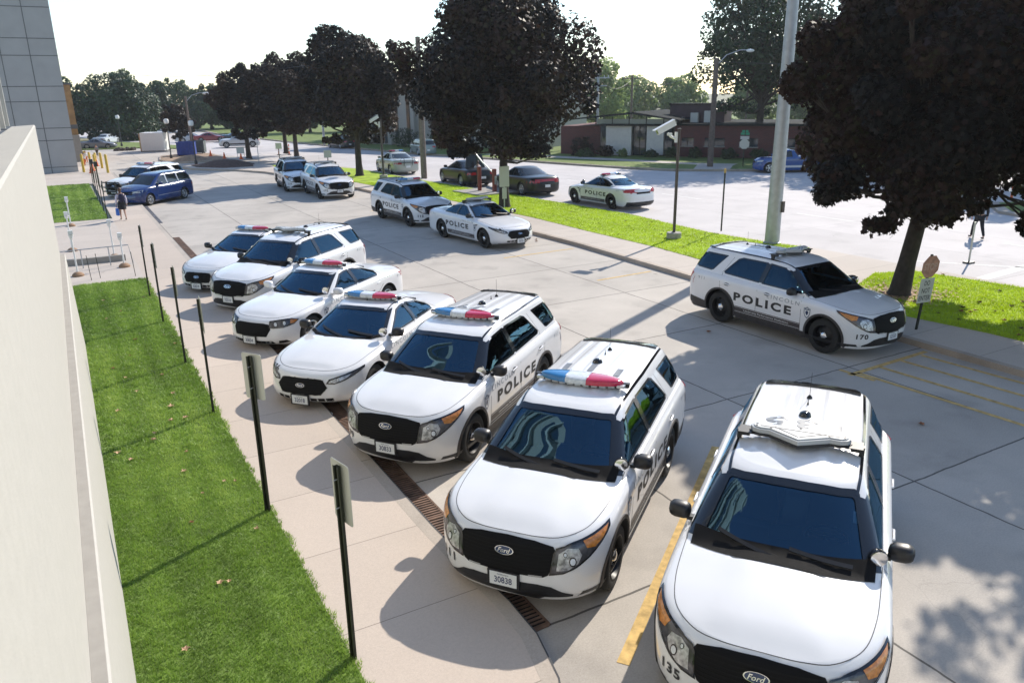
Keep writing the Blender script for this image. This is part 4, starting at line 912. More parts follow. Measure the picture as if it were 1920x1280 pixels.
sheet('kerb', cb, .12, KERB, -.02); sheet('far_verge', [(34.5, -40), (34.6, 15.8), (35.5, 18.6), (37.7, 20.4), (60, 14.6), (119, -8.6), (119, -39)], .13, GRASSD, .0)
sheet('far_sidewalk', [(38.0, -30), (38.0, 18.5), (39.4, 18.2), (39.4, -30)], .137, WALK2, .0)
# painted markings
YEL = mat('yellow_paint', (.56, .38, .14), .85, noise=(9, .30)); WHT = mat('white_road_paint', (.66, .65, .62), .8, noise=(9, .2))
def line(pts, wd, m=YEL, name='painted_line'):
    b = MB()
    for q in strip(pts, wd): b.add([(x, y, .004 if m is YEL else .008) for x, y in q], [(0, 1, 2, 3)])
    return struct(b.build(name, m))
line([(8.15, 8.02), (3.95, 4.90)], .13)
for i in range(1, 8): line([(8.25, 8.1+3.45*i), (3.9, 4.95+3.45*i)], .10)
line([(12.6, 9.05), (15.15, 9.15)], .11)
for x in (12.85, 13.5, 14.2, 14.85): line([(x, 9.05), (x+.15, 5.6)], .10)
line([(12.7, 9.35), (12.75, 8.6)], .10); line([(13.2, 18.2), (15.3, 18.3)], .09); line([(12.5, 22.6), (15.4, 22.7)], .09); line([(12.6, 36.0), (15, 36.1)], .09)
for y0 in range(-6, 130, 9): 
    if y0 > 60: continue
    line([(28.6-.02*abs(y0-10), y0), (28.6-.02*abs(y0-7), y0+3)], .12, WHT)
line([(22.4, 12.3), (33.8, 13.2)], .35, WHT); line([(23.2, 14.9), (26.5, 10.6)], .12, WHT)
# drain grates in the gutter
RUST = mat('rusty_iron', (.15, .088, .06), .75, noise=(5, .5)); PIT = mat('drain_pit', (.006, .005, .005), .95); FARI = mat('weathered_iron', (.16, .16, .18), .6, noise=(6, .3))
def grate(x0, x1, y0, y1, m, lab, pitch=.060, along=False):
    t = empty('drain_grate', ((x0+x1)/2, y0, 0), 0, lab, 'drain grate', 'drain grates in the left gutter'); L = y1-y0; wd = x1-x0
    p = MB(); p.box(0, L/2, .006, wd, L, .004); p.build('pit', PIT, t)
    f = MB(); 
    for s in (-1, 1): f.box(s*(wd/2-.012), L/2, .012, .024, L, .016)
    n = int(L/.62)
    for i in range(n+1): f.box(0, i*L/n, .0122, wd-.05, .035, .016)
    f.build('frame', m, t)
    b = MB(); k = int(L/pitch)
    for i in range(k): b.box(0, (i+.5)*L/k, .011, wd-.05, pitch*.5, .014)
    b.build('bars', m, t)
grate(3.18, 3.66, 5.75, 9.6, RUST, 'rusty iron drain grate in the gutter beside the nearest SUVs')
grate(3.18, 3.66, 9.62, 33.4, RUST, 'long rusty drain grate in the gutter under the parked row'); grate(3.15, 3.56, 37.9, 45.6, FARI, 'grey drain grate ending beside the walking woman', .08); grate(3.15, 3.52, 50, 62, FARI, 'grey drain grate farthest from the camera beyond the blue minivan', .1)
# ------------------------------------------------------------------ grass blades and fallen leaves
rng = np.random.default_rng(4)
def inside(px, py, poly):
    c = np.zeros(len(px), bool); n = len(poly)
    for i in range(n):
        x1, y1 = poly[i]; x2, y2 = poly[(i+1) % n]
        with np.errstate(divide='ignore', invalid='ignore'): c ^= ((y1 > py) != (y2 > py)) & (px < (x2-x1)*(py-y1)/(y2-y1+1e-12)+x1)
    return c
def blades(name, poly, dens, h, wdt, m, z, lab=None):
    xs = [p[0] for p in poly]; ys = [p[1] for p in poly]; n = int((max(xs)-min(xs))*(max(ys)-min(ys))*dens)
    px = rng.uniform(min(xs), max(xs), n); py = rng.uniform(min(ys), max(ys), n); k = inside(px, py, poly); px = px[k]; py = py[k]; n = len(px)
    clump = .5+.5*np.sin(px*9+3*np.sin(py*4.1))*np.cos(py*7.3+2*np.sin(px*5.7)); a = rng.uniform(0, 2*np.pi, n); hh = h*(.45+.5*rng.random(n)+.45*clump); wd = wdt*(.7+.6*rng.random(n)); lean = h*rng.normal(0, .5, (n, 2))
    V = np.zeros((n, 3, 3)); V[:, 0, 0] = px-np.cos(a)*wd/2; V[:, 0, 1] = py-np.sin(a)*wd/2; V[:, 1, 0] = px+np.cos(a)*wd/2; V[:, 1, 1] = py+np.sin(a)*wd/2; V[:, 2, 0] = px+lean[:, 0]; V[:, 2, 1] = py+lean[:, 1]
    V[:, :2, 2] = z-.005; V[:, 2, 2] = z+hh
    tone = np.clip(.45*rng.random(n)+.30*clump+.12*np.sin(px*11)+.16*np.sin(px*1.9+py*.5+np.sin(py*1.3))+.12, 0, 1)
    o = mesh_np(name, V.reshape(-1, 3), 3, m, tone=tone); o['kind'] = 'stuff'; return o
GB = leafmat('grass_blade', [(.095, .165, .025), (.20, .33, .045), (.40, .53, .12)], .5, .4); GV = leafmat('verge_blade', [(.28, .38, .010), (.42, .56, .015), (.55, .68, .04)], .5, .45)
rj = random.Random(8); edge = [(1.70+rj.uniform(-.035, .045), 4+.09*i) for i in range(238)]
blades('grass', [(-.4, 4.0)]+edge[:90]+[(-.4, 12)], 5200, .038, .010, GB, .132); blades('grass', [(-.4, 12)]+edge[88:]+[(1.7, 25.5), (-.4, 25.5)], 2200, .05, .015, GB, .132)
blades('grass', [(-1.2, 39.9), (1.5, 39.9), (1.4, 58), (-1.2, 58)], 450, .05, .03, GB, .132)
blades('grass', vA[:6]+[(16, 47.5)]+vA[11:], 330, .05, .032, GV, .137); blades('grass', [p if p[1] > -14 else (p[0], 4) for p in vB], 900, .05, .022, GV, .137)
LEAFB = mat('dry_leaf', (.30, .13, .06), .8, noise=(9, .5)); LEAFP = mat('pale_dry_leaf', (.55, .36, .22), .8, noise=(9, .4)); LEAFD = mat('dark_dry_leaf', (.09, .04, .025), .8, noise=(9, .4))
def leafpoly(r): return [(r*k*math.cos(a), r*k*math.sin(a)) for a, k in ((i*math.pi/5, (1.0 if i % 2 == 0 else .55)*(1.1 if i < 4 else .8)) for i in range(10))]
def fallen(x, y, z, r, m, grp, lab):
    b = MB(); P = leafpoly(r); q = random.uniform(0, 6.28); c, s = math.cos(q), math.sin(q); vs = [(u*c-v*s, u*s+v*c, .012+.35*abs(u)+random.uniform(0, .2)*r) for u, v in P]+[(0, 0, .004)]
    b.add(vs, [(i, (i+1) % 10, 10) for i in range(10)]); o = b.build('fallen_leaf', m); o.location = (x, y, z); tag(o, lab, 'leaf', grp)
random.seed(3)
for i in range(38):
    y = 5.5+random.random()**1.4*19; fallen(random.uniform(.0, 1.62), y, .145, random.uniform(.028, .055)*(1 if y < 12 else 1.3), random.choice([LEAFB, LEAFP, LEAFP]), 'dry leaves scattered on the near lawn', 'small dry brown leaf lying on the near lawn')
for i in range(46): fallen(random.uniform(17.3, 21.6), random.uniform(7.5, 13.2), .150, random.uniform(.05, .09), random.choice([LEAFD, LEAFB, LEAFD]), 'dead leaves on the verge round the large tree', 'dark dead leaf on the verge near the large tree')
for i in range(26): fallen(random.uniform(17.6, 21.0), random.uniform(19, 33), .150, random.uniform(.04, .07), LEAFD, 'dead leaves scattered on the long verge', 'dark dead leaf on the long grass verge')
for x, y in ((11.6, 6.9), (12.3, 12.6), (9.9, 13.5), (15.0, 24.6), (15.2, 24.9), (15.15, 25.6)): fallen(x, y, .004, .07, LEAFB, 'brown leaves on the parking lot concrete', 'curled brown leaf on the concrete of the lot')
b = MB(); b.lathe([(.001, .02), (.05, .018), (.10, .004)], 14); o = b.build('litter', PLATE); o.location = (3.32, 12.45, .02); tag(o, 'flattened white paper cup lying on the drain grate', 'litter')
# bark chips round the near tree
n = 1500; a = rng.uniform(0, 6.28, n); rr = np.abs(rng.normal(0, .65, n)); V = np.zeros((n, 4, 3)); th = rng.uniform(0, 6.28, n); cx = 18.45+rr*np.cos(a)*1.3; cy = 12.15+rr*np.sin(a)
for i, (u, v) in enumerate(((-1, -.5), (1, -.5), (1, .5), (-1, .5))):
    V[:, i, 0] = cx+.035*(u*np.cos(th)-v*np.sin(th)); V[:, i, 1] = cy+.035*(u*np.sin(th)+v*np.cos(th)); V[:, i, 2] = .165+.02*rng.random(n)
o = mesh_np('bark_chips', V.reshape(-1, 3), 4, leafmat('chips', [(.16, .07, .04), (.42, .24, .14), (.55, .38, .25)], .8, 0), tone=rng.random(n)); o['kind'] = 'stuff'
# ------------------------------------------------------------------ the camera's building and the ones beside the lot
def thing(name, loc, label, cat, group=None, rz=0): return empty(name, loc, rz, label, cat, group)
STONE = mat('pale_stone', (.40, .385, .35), .8, noise=(14, .04), bump=(60, .12)); STONE2 = mat('pale_stone_ledge', (.30, .28, .25), .85, noise=(9, .07))
t = thing('parapet_wall', (0, 0, 0), 'pale stone parapet wall running along the left edge', 'wall')
b = MB(); sec = [(-.72, 4.80), (-.335, 4.82), (-.317, 4.80), (-.317, 2.18), (-.72, 2.18)]
def extr(b, sec, y0, y1):
    n = len(sec); vs = [(x, y0, z) for x, z in sec]+[(x, y1, z) for x, z in sec]; b.add(vs, [tuple(range(n)), tuple(range(n, 2*n))[::-1]]+[(i, n+i, n+(i+1) % n, (i+1) % n) for i in range(n)])
extr(b, sec, -3, 18.8); b.build('upper_wall', STONE, t)
b = MB(); extr(b, [(-.72, 2.176), (-.235, 2.176), (-.22, 2.16), (-.165, .1), (-.72, .1)], -3, 18.8); b.build('lower_wall', STONE, t)
b = MB(); extr(b, [(-.316, 2.179), (-.236, 2.179), (-.236, 2.186), (-.316, 2.19)], -3, 18.79); b.build('ledge', STONE2, t)
t = thing('office_building', (0, 0, 0), 'tall pale facade with upright fins behind the parapet', 'building')
FACG = mat('dark_glazing', (.03, .05, .06), .08, spec=.8); FIN = mat('fin_white', (.55, .53, .48), .6); FINR = mat('fin_shade', (.35, .30, .27), .7)
b = MB(); b.box(-5.6, 2, 13.5, 9, 34, 27); b.build('wall', STONE, t)
for k in range(11):
    b = MB(); b.box(-1.075, -12+3.0*k, 9.6, .04, 1.9, 8.6); b.box(-1.075, -12+3.0*k, 20, .04, 1.9, 8.6); b.build('window', FACG, t)
for k in range(18):
    b = MB(); b.box(-.92, -10.5+1.75*k, 15.6, .30, .10, 21.6); b.box(-.92, -10.5+1.75*k+.09, 15.6, .22, .05, 21.58); b.build('fin', [FIN], t)
PAN = mat('grey_metal_panel', (.36, .35, .34), .55, noise=(1.2, .05)); JNT = mat('panel_joint', (.12, .12, .12), .7)
t = thing('panelled_building', (-6, 71.6, 0), 'grey panelled block with dark joints rising behind the parapet', 'building')
b = MB(); b.box(0, 0, 9, 14.24, 6, 18); b.build('wall', PAN, t)
b = MB()
for z in (13.6, 11.65, 9.56, 8.4, 6.29, 5.24, 3.35, 2.47, .53): b.box(0, -3.004, z, 14.24, .02, .05)
for x in (-.62, -2.4, -4.2, -6.0, -7.8): b.box(x+6, -3.006, 9, .05, .02, 17.9)
b.box(0, -3.01, .05, 14.2, .03, .1); b.build('panel_joints', JNT, t)
BRW = mat('brown_stone', (.36, .21, .09), .8, noise=(2, .25))
t = thing('stone_building', (-4.2, 86, 0), 'tan stone building end just beyond the grey block', 'building')
b = MB(); b.box(0, 0, 3.3, 12, 12, 6.6); b.build('wall', BRW, t); b = MB(); b.box(0, 0, 3.1, 12.1, 12.1, .35); b.box(0, 0, 6.65, 12.12, 12.12, .14); b.build('band', JNT, t)
b = MB(); b.box(5.3, -6.1, 1.2, 1.5, .4, 2.4); b.build('doorway', STONE2, t)
# ------------------------------------------------------------------ posts and signs
PG = mat('green_steel', (.030, .034, .022), .6, metal=.3, noise=(12, .3)); PBR = mat('brown_steel', (.07, .055, .05), .5, noise=(9, .2)); SIGNB = mat('sign_back', (.50, .51, .46), .45, metal=.3); GALV = mat('galvanised', (.42, .44, .46), .5, metal=.4, noise=(5, .1)); CONC = mat('footing_concrete', (.36, .34, .31), .9, noise=(8, .15), bump=(30, .4))
def signpost(x, y, h, rot, lab, grp, plate_=True, pw=.31, ph=.60, z=.12, lean=0):
    t = thing('sign_post', (x, y, z), lab, 'sign post', grp, rot); t.rotation_euler = (0, lean, rot)
    b = MB(); hh = h/2
    b.box(-.0, 0, hh, .008, .042, h); b.box(-.014, .024, hh, .032, .006, h); b.box(-.014, -.024, hh, .032, .006, h); b.box(-.030, .034, hh, .005, .018, h); b.box(-.030, -.034, hh, .005, .018, h); b.build('post', PG, t)
    if plate_:
        b = MB(); q = []
        for cx_, cy_, a0 in ((pw/2-.03, ph/2-.03, 0), (-pw/2+.03, ph/2-.03, 90), (-pw/2+.03, -ph/2+.03, 180), (pw/2-.03, -ph/2+.03, 270)):
            for k in range(4): a = rad(a0+30*k); q.append((cx_+.03*math.cos(a), cy_+.03*math.sin(a)))
        n = len(q); zc = h-ph/2+.03; vs = [(.012, u, zc+v) for u, v in q]+[(.0155, u, zc+v) for u, v in q]
        b.add(vs, [tuple(range(n))[::-1], tuple(range(n, 2*n))]+[(i, (i+1) % n, n+(i+1) % n, n+i) for i in range(n)]); b.build('sign_plate', SIGNB, t)
        b = MB()
        for zz in (zc+.14, zc-.14): b.tube([(-.06, 0, zz), (.02, 0, zz)], .006, 6)
        b.build('bolt', GALV, t)
    return t
nm = ['nearest the camera', 'second from the camera', 'third from the camera', 'fourth from the camera', 'fifth from the camera', 'at the path corner, with paired plates']
for i, (x, y, h, r) in enumerate([(1.70, 6.17, 2.05, .22), (1.64, 9.44, 2.14, .62), (1.61, 13.3, 2.02, -.05), (1.58, 16.35, 2.0, 0), (1.56, 19.9, 1.92, .04), (1.56, 22.9, 1.95, .0)]):
    signpost(x, y, h, r, 'green sign post on the near lawn edge, '+nm[i], 'green sign posts along the near lawn edge')
for i, y in enumerate((39.6, 42.6, 45.6, 48.4, 51.4)):
    signpost(1.47, y, 1.72, 0, 'green sign post along the far lawn strip, number %s from the near end' % ('one', 'two', 'three', 'four', 'five')[i], 'green sign posts along the far lawn strip')
WP = mat('white_plastic', (.78, .78, .76), .4)
for i, (x, y, h) in enumerate([(1.27, 27.7, 1.05), (1.10, 29.6, 1.25), (-.08, 27.0, 1.35), (-.12, 31.8, 1.35), (-.03, 38.4, 1.2)]):
    t = thing('marker_post', (x, y, .12), ['white post with square cap on a round brown base, nearest the lawn corner', 'white post with square cap standing just behind another on the path', 'white post half hidden by the wall beside the near lawn', 'white post half hidden by the wall, middle of the path', 'white post half hidden by the wall at the far lawn'][i], 'post', 'white marker posts on the entrance path')
    b = MB(); b.lathe([(.17, 0), (.17, .05), (.12, .10), (.05, .13), (.001, .13)], 18); b.build('base', mat('base_%d' % i, (.28, .17, .10), .8), t, smooth=30)
    b = MB(); b.lathe([(.026, .12), (.022, h), (.001, h)], 12); b.build('pole', WP, t); b = MB(); b.box(0, 0, h, .13, .13, .12); b.lathe([(.05, h-.18), (.075, h-.07), (.001, h-.07)], 12); b.build('cap', WP, t)
t = thing('ramp_wall', (0, 28.9, .12), 'low dark-shaded kerb wall across the entrance path', 'wall'); b = MB(); b.box(.35, 0, .10, 2.1, .14, .2); b.build('kerb_wall', STONE2, t)
t = thing('handrail', (0, 28.2, .12), 'thin grey handrail beside the path ramp', 'handrail'); b = MB(); b.tube([(-.5, 0, .6), (1.5, 0, .62), (1.56, 0, .0)], .018, 6); b.tube([(.1, 0, .6), (.1, 0, 0)], .018, 6); b.tube([(.9, 0, .6), (.9, 0, 0)], .018, 6); b.build('rail', GALV, t)
for i, (x, y) in enumerate(((.25, 26.1), (.5, 26.3), (1.45, 26.0))):
    b = MB(); b.tube([(0, 0, 0), (-.03, .05, .75)], .010, 6); o = b.build('stake', [PG, PG][0]); o.location = (x, y, .12); tag(o, ['thin wooden stake at the lawn edge nearest the wall', 'thin dark stake second from the wall at the lawn edge', 'thin dark stake leaning by the lawn corner'][i], 'stake', 'thin stakes at the lawn edge')
# camera poles
def campole(x, y, h, lab, r=.055, s=1.0, aim=200):
    t = thing('camera_pole', (x, y, .13), lab, 'camera pole'); b = MB(); b.lathe([(.27*s, -.02), (.27*s, .20), (.25*s, .22), (.001, .22)], 22); b.build('footing', CONC, t, smooth=30)
    b = MB(); b.lathe([(.085, .2), (.085, .24), (r, .25), (r, h), (r+.012, h), (r+.012, h+.05), (.001, h+.06)], 16); b.build('pole', PBR, t, smooth=30)
    c = MB(); c.box(-.10, 0, h-.25, .07, .12, .36); c.tube([(-.12, 0, h-.30), (-.30, 0, h-.22), (-.42, 0, h-.10)], .045, 8); c.box(-.35, 0, h-.14, .16, .10, .09); o = c.build('bracket', WP, t); o.rotation_euler = (0, 0, rad(aim-180))
    c = MB(); vs = MB(); c.box(0, 0, 0, .72, .19, .19); c.box(-.05, 0, .11, .84, .24, .02); o2 = c.build('camera_housing', WP, t); o2.rotation_euler = (0, -.45, rad(aim)+math.pi)
    a = rad(aim); o2.location = (math.cos(a)*.50, math.sin(a)*.50, h+.10)
    g = MB(); g.box(-.362, 0, 0, .008, .14, .14); g.build('lens', GLOSSBLK, o2)
campole(19.2, 21.75, 3.85, 'brown pole with white camera on a round concrete footing', aim=163)
campole(18.3, 49.2, 3.65, 'brown camera pole in front of the maroon trees', r=.07, aim=190)
# big tapering light pole, wooden poles, lamps
def lathe_obj(name, prof, m, loc, label, cat, n=18, group=None):
    t = thing(name, loc, label, cat, group); b = MB(); b.lathe(prof, n); b.build('shaft', m, t, smooth=40); return t
t = lathe_obj('street_light', [(.30, 0), (.30, .05), (.255, .06), (.20, 6), (.15, 12), (.001, 12)], GALV, (21.4, 19.1, .12), 'thick pale tapering light pole behind the 170 SUV', 'light pole')
b = MB(); b.box(.1, -.26, 1.3, .12, .07, .38); b.build('service_hatch', PBR, t); b = MB(); b.tube([(0, 0, 11.8), (1.4, .4, 12.3), (3.2, 1.0, 12.4)], .06, 8); b.build('arm', GALV, t); b = MB(); b.box(3.5, 1.1, 12.38, .7, .25, .14); b.build('lamp_head', GALV, t)
WOOD = mat('weathered_wood', (.19, .155, .13), .9, noise=(6, .25)); WOODD = mat('dark_pole_wood', (.12, .095, .08), .9, noise=(6, .25))
def pole(name, x, y, h, r, m, lab, cat, arm=None, lampcol=None, z=.12, cross=False, group=None):
    t = thing(name, (x, y, z), lab, cat, group); b = MB(); b.lathe([(r, 0), (r*.75, h), (.001, h+.02)], 12); b.build('pole', m, t, smooth=40)
    if arm: dx, dy, dz = arm; b = MB(); b.tube([(0, 0, h-.5), (dx*.3, dy*.3, h-.1+dz*.6), (dx*.7, dy*.7, h+dz), (dx, dy, h+dz)], .035, 6); b.build('arm', GALV, t); b = MB(); b.ball((dx, dy, h+dz-.05), .22, 6, sc=(1.6, .8, .5)); b.build('lamp_head', WP, t)
    if cross: t.rotation_euler = (0, 0, rad(-128)); b = MB(); b.box(0, 0, h-.35, .12, 2.2, .12); b.box(0, 0, h-1.1, .12, 1.7, .10); b.build('crossarm', m, t); b = MB(); [b.lathe([(.05, h-.28), (.04, h-.12), (.001, h-.1)], 8, c=(0, u, 0)) for u in (-1, -.6, .6, 1)]; b.build('insulators', GALV, t)
    return t
pole('utility_pole', 20.4, 47.4, 8.6, .20, WOOD, 'grey wooden pole with lamp arm between the two largest maroon trees', 'utility pole', arm=(2.6, -.5, .5))
pole('utility_pole', 40.3, 42.2, 7.3, .22, WOODD, 'dark wooden pole in front of the brick building', 'utility pole', arm=(1.9, -1.2, .5))
pole('utility_pole', 47.5, 66, 6.9, .16, GALV, 'pale pole with crossarms beyond the flat-roofed entrance, left', 'utility pole', cross=True)
pole('utility_pole', 58, 74, 7.0, .16, WOODD, 'wooden crossarm pole rising behind the flat-roofed entrance', 'utility pole', cross=True)
pole('utility_pole', 68, 66, 7.6, .15, WOODD, 'thin pole behind the dark rooftop box', 'utility pole')
pole('street_light', 11.5, 83.6, 5.4, .12, WOOD, 'tall pole with cobra lamp beyond the blue dumpster', 'street light', arm=(1.9, -.2, .3)); pole('street_light', 26, 88, 9.5, .14, GALV, 'street lamp showing above the far maroon trees', 'street light', arm=(2.6, -.4, .3))
def globe_lamp(x, y, h, lab):
    t = thing('lamp_post', (x, y, .12), lab, 'lamp post', 'globe lamp posts by the planted islands'); b = MB(); b.lathe([(.12, 0), (.12, .25), (.055, .35), (.045, h), (.10, h+.02), (.001, h+.03)], 12); b.build('post', BLK, t, smooth=40)
    b = MB(); b.lathe([(.12, h+.04), (.20, h+.10), (.22, h+.35), (.16, h+.46), (.001, h+.48)], 14); b.build('globe', WP, t, smooth=40)
globe_lamp(9.75, 69.9, 3.0, 'black lamp post with white globe on the mulch island'); globe_lamp(8.9, 78.6, 3.0, 'black lamp post with white globe beside the white container'); globe_lamp(6.6, 104, 3.0, 'white globe lamp farthest away in front of the big green tree')
# do not enter sign
t = thing('do_not_enter_sign', (16.05, 9.98, .124), 'weathered stop and do not enter signs on a short post', 'sign', rz=rad(218)); t.rotation_euler = (0, rad(4), rad(262))
REDF = mat('faded_red', (.42, .21, .15), .6, noise=(10, .25)); SGW = mat('sign_white', (.50, .50, .46), .5)
b = MB(); b.box(-.02, 0, .85, .035, .05, 1.75); b.build('post', PG, t)
b = MB(); q = [(.26*math.cos(rad(22.5+45*k)), .26*math.sin(rad(22.5+45*k))) for k in range(8)]; vs = [(.006, u, 1.46+v) for u, v in q]+[(.012, u, 1.46+v) for u, v in q]; b.add(vs, [tuple(range(8))[::-1], tuple(range(8, 16))]+[(i, (i+1) % 8, 8+(i+1) % 8, 8+i) for i in range(8)]); o = b.build('stop_plate', REDF, t)
def signtext(tx, cy, cz, w_, h_, x, m, par, rot=0, **k):
    vs, fs = textbox(tx, 0, 0, w_, h_, **k); me = bpy.data.meshes.new('sign_lettering'); me.from_pydata([(x, cy+v[0], cz+v[1]) for v in vs], [], fs); me.materials.append(m); return link(bpy.data.objects.new('sign_lettering', me), par)
signtext('STOP', 0, 1.46, .38, .15, .014, mat('faded_lettering', (.50, .36, .30), .6), o)
b = MB(); b.box(.009, 0, .92, .006, .40, .56); o = b.build('word_plate', SGW, t)
for i, wd_ in enumerate(('DO', 'NOT', 'ENTER')): signtext(wd_, 0, 1.09-.17*i, (.16, .24, .33)[i], .11, .0145, LETTER, o, bold=.01)
# tall plates on posts near the second tree
t = thing('parking_sign', (18.0, 32.4, .137), 'tall blank white sign with small plate below it, by the central tree', 'sign', rz=rad(-75)-.3); b = MB(); b.box(0, 0, .95, .03, .05, 1.9); b.build('post', GALV, t)
b = MB(); b.box(.02, 0, 1.45, .008, .52, .95); b.build('plate', SGW, t); b = MB(); b.box(.02, 0, .68, .008, .24, .52); b.build('plate', SGW, t)
for (x, y, h, lab) in ((13.1, 49.3, 1.95, 'square sign back on a dark post behind the distant pair of SUVs'), (13.5, 63.6, 1.75, 'square sign back on a dark post near the island kerb')):
    t = thing('sign_post', (x+1.6, y, .12), lab, 'sign post'); b = MB(); b.box(0, 0, h/2, .05, .05, h); b.build('post', PG, t); b = MB(); b.box(0, -.03, h-.22, .48, .008, .46); b.build('sign_plate', SIGNB, t)
t = thing('delineator_post', (21.7, 21.9, .13), 'slim dark post with yellow top at the verge edge', 'post'); b = MB(); b.lathe([(.03, 0), (.03, 2.3), (.001, 2.3)], 8); b.build('post', PG, t); b = MB(); b.lathe([(.04, 2.2), (.04, 2.36), (.001, 2.36)], 8); b.build('tip', YEL, t)
t = thing('delineator_post', (21.0, 41.0, .13), 'slim dark post standing before the black car with open boot', 'post'); b = MB(); b.lathe([(.03, 0), (.03, 1.9), (.001, 1.9)], 8); b.build('post', PG, t)
for x, y, lab in ((19.5, 52.6, 'thin grey post beside the third maroon tree'), (14.2, 67.0, 'thin grey post on the island grass')):
    t = thing('delineator_post', (x, y, .13), lab, 'post'); b = MB(); b.lathe([(.03, 0), (.03, 1.7), (.001, 1.7)], 8); b.build('post', GALV, t)
t = thing('channelizer_post', (24.3, 13.75, .0), 'pale slim post on a black foot at the street edge', 'post'); b = MB(); b.box(0, 0, .03, .30, .22, .06); b.build('foot', BLK, t); b = MB(); b.lathe([(.03, .05), (.03, 1.3), (.001, 1.3)], 8); b.build('stem', SIGNB, t)
# hydrant gate: red posts on a slab
RED = mat('red_paint', (.20, .035, .025), .5, noise=(6, .2))
t = thing('barrier_gate', (20.1, 38.2, .137), 'red lift barrier post pair with raised white arm on a concrete pad', 'barrier')
b = MB(); b.box(.4, .3, .03, 3.2, 2.8, .06, rz=.1); b.build('pad', STONE2, t); b = MB(); b.lathe([(.11, .05), (.11, 1.35), (.001, 1.36)], 12, c=(-.1, .6, 0)); b.build('post', RED, t); b = MB(); b.box(.35, -.3, .65, .16, .22, 1.25); b.build('drive_post', RED, t)
b = MB(); b.tube([(.35, -.3, 1.0), (.05, .5, 1.6), (-.55, 1.6, 2.9)], .035, 6); b.build('arm', WP, t); b = MB(); b.box(.35, -.35, .45, .10, .12, .9, rx=.2); b.build('lever', GALV, t)
# street name sign
GRN = mat('sign_green', (.01, .28, .14), .5)
t = thing('street_sign', (42.2, 40.9, .13), 'green street name blades above the back of a stop sign', 'street sign', rz=rad(-140)); b = MB(); b.lathe([(.035, 0), (.035, 2.5), (.001, 2.5)], 8); b.build('post', PG, t)
b = MB(); b.box(.0, 0, 2.42, .02, .42, .15); b.build('name_blade', GRN, t); b = MB(); b.box(0, 0, 2.25, .65, .02, .15, rz=1.2); b.build('name_blade', GRN, t); b = MB(); b.box(.05, 0, 1.98, .01, .6, .22); b.build('small_plate', SGW, t)
b = MB(); q = [(.36*math.cos(rad(22.5+45*k)), .36*math.sin(rad(22.5+45*k))) for k in range(8)]; vs = [(.05, u, 1.55+v) for u, v in q]+[(.06, u, 1.55+v) for u, v in q]; b.add(vs, [tuple(range(8))[::-1], tuple(range(8, 16))]+[(i, (i+1) % 8, 8+(i+1) % 8, 8+i) for i in range(8)]); b.build('stop_plate', SIGNB, t)
# ------------------------------------------------------------------ buildings across the street
BRICK = mat('red_brick', (.17, .045, .038), .85, noise=(3, .2)); ROOFD = mat('dark_roof_edge', (.018, .022, .023), .95, spec=.1); WBR = mat('white_brick', (.56, .54, .50), .8, noise=(4, .06))
n = BRICK.node_tree.nodes; l = BRICK.node_tree.links; bt = n.new('ShaderNodeTexBrick'); bt.inputs['Color1'].default_value = (.12, .028, .026, 1); bt.inputs['Color2'].default_value = (.075, .022, .024, 1); bt.inputs['Mortar'].default_value = (.11, .07, .065, 1); bt.inputs['Scale'].default_value = 1; bt.inputs['Brick Width'].default_value = .24; bt.inputs['Row Height'].default_value = .085; bt.inputs['Mortar Size'].default_value = .008
tc = n.new('ShaderNodeTexCoord'); mp = n.new('ShaderNodeMapping'); mp.inputs['Rotation'].default_value = (rad(90), 0, 0); l.new(tc.outputs['Object'], mp.inputs[0]); l.new(mp.outputs[0], bt.inputs[0]); l.new(bt.outputs[0], n['Principled BSDF'].inputs['Base Color'])
GLB = mat('building_glass', (.02, .03, .035), .05, spec=.9)
t = thing('brick_building', (40.5, 56.5, .13), 'low red brick building with two white panels and a flat dark roof', 'building', rz=math.atan2(-.83, .557))
def part(name, m, par, *boxes):
    b = MB()
    for q in boxes: b.box(*q)
    return b.build(name, m, par)
part('wall', BRICK, t, (13.3, 5.1, 1.26, 12.8, 10, 2.52), (-1.4, 5.6, 1.2, 4.2, 10, 2.4))
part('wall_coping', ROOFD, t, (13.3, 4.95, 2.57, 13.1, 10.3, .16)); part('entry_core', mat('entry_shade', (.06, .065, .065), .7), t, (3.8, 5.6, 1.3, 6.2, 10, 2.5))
part('white_panel', WBR, t, (2.05, .30, 1.22, 2.25, .5, 2.42)); part('white_panel', WBR, t, (5.25, .30, 1.27, 1.45, .5, 2.32))
o = part('entrance_door', GLB, t, (3.88, .30, 1.25, 1.1, .2, 2.45)); part('door_frame', ROOFD, o, (3.36, .19, 1.25, .06, .06, 2.45), (3.88, .19, 1.25, .05, .06, 2.45), (4.42, .19, 1.25, .06, .06, 2.45), (3.88, .185, .62, 1.08, .05, .06))
o = part('side_glazing', GLB, t, (6.35, .35, 1.25, .62, .3, 2.45), (.62, .35, 1.25, .5, .3, 2.45)); part('entry_lintel', ROOFD, t, (3.7, .2, 2.52, 6.6, .9, .14))
part('clerestory', mat('clerestory_glass', (.35, .42, .42), .1), t, (3.4, .6, 2.78, 7.0, .1, .42))
b = MB(); ys = (-1.1, 9); vs = []
for y in ys: vs += [(-1.9, y, 3.06), (3.6, y, 3.60), (7.5, y, 2.98), (7.5, y, 2.88), (3.6, y, 3.42), (-1.9, y, 2.96)]
b.add(vs, [tuple(range(6)), tuple(range(6, 12))[::-1]]+[(i, 6+i, 6+(i+1) % 6, (i+1) % 6) for i in range(6)]); b.build('canopy_roof', ROOFD, t)
for k in range(6): part('canopy_post', ROOFD, t, (-.2+1.5*k, .58, 2.85, .07, .08, .62))
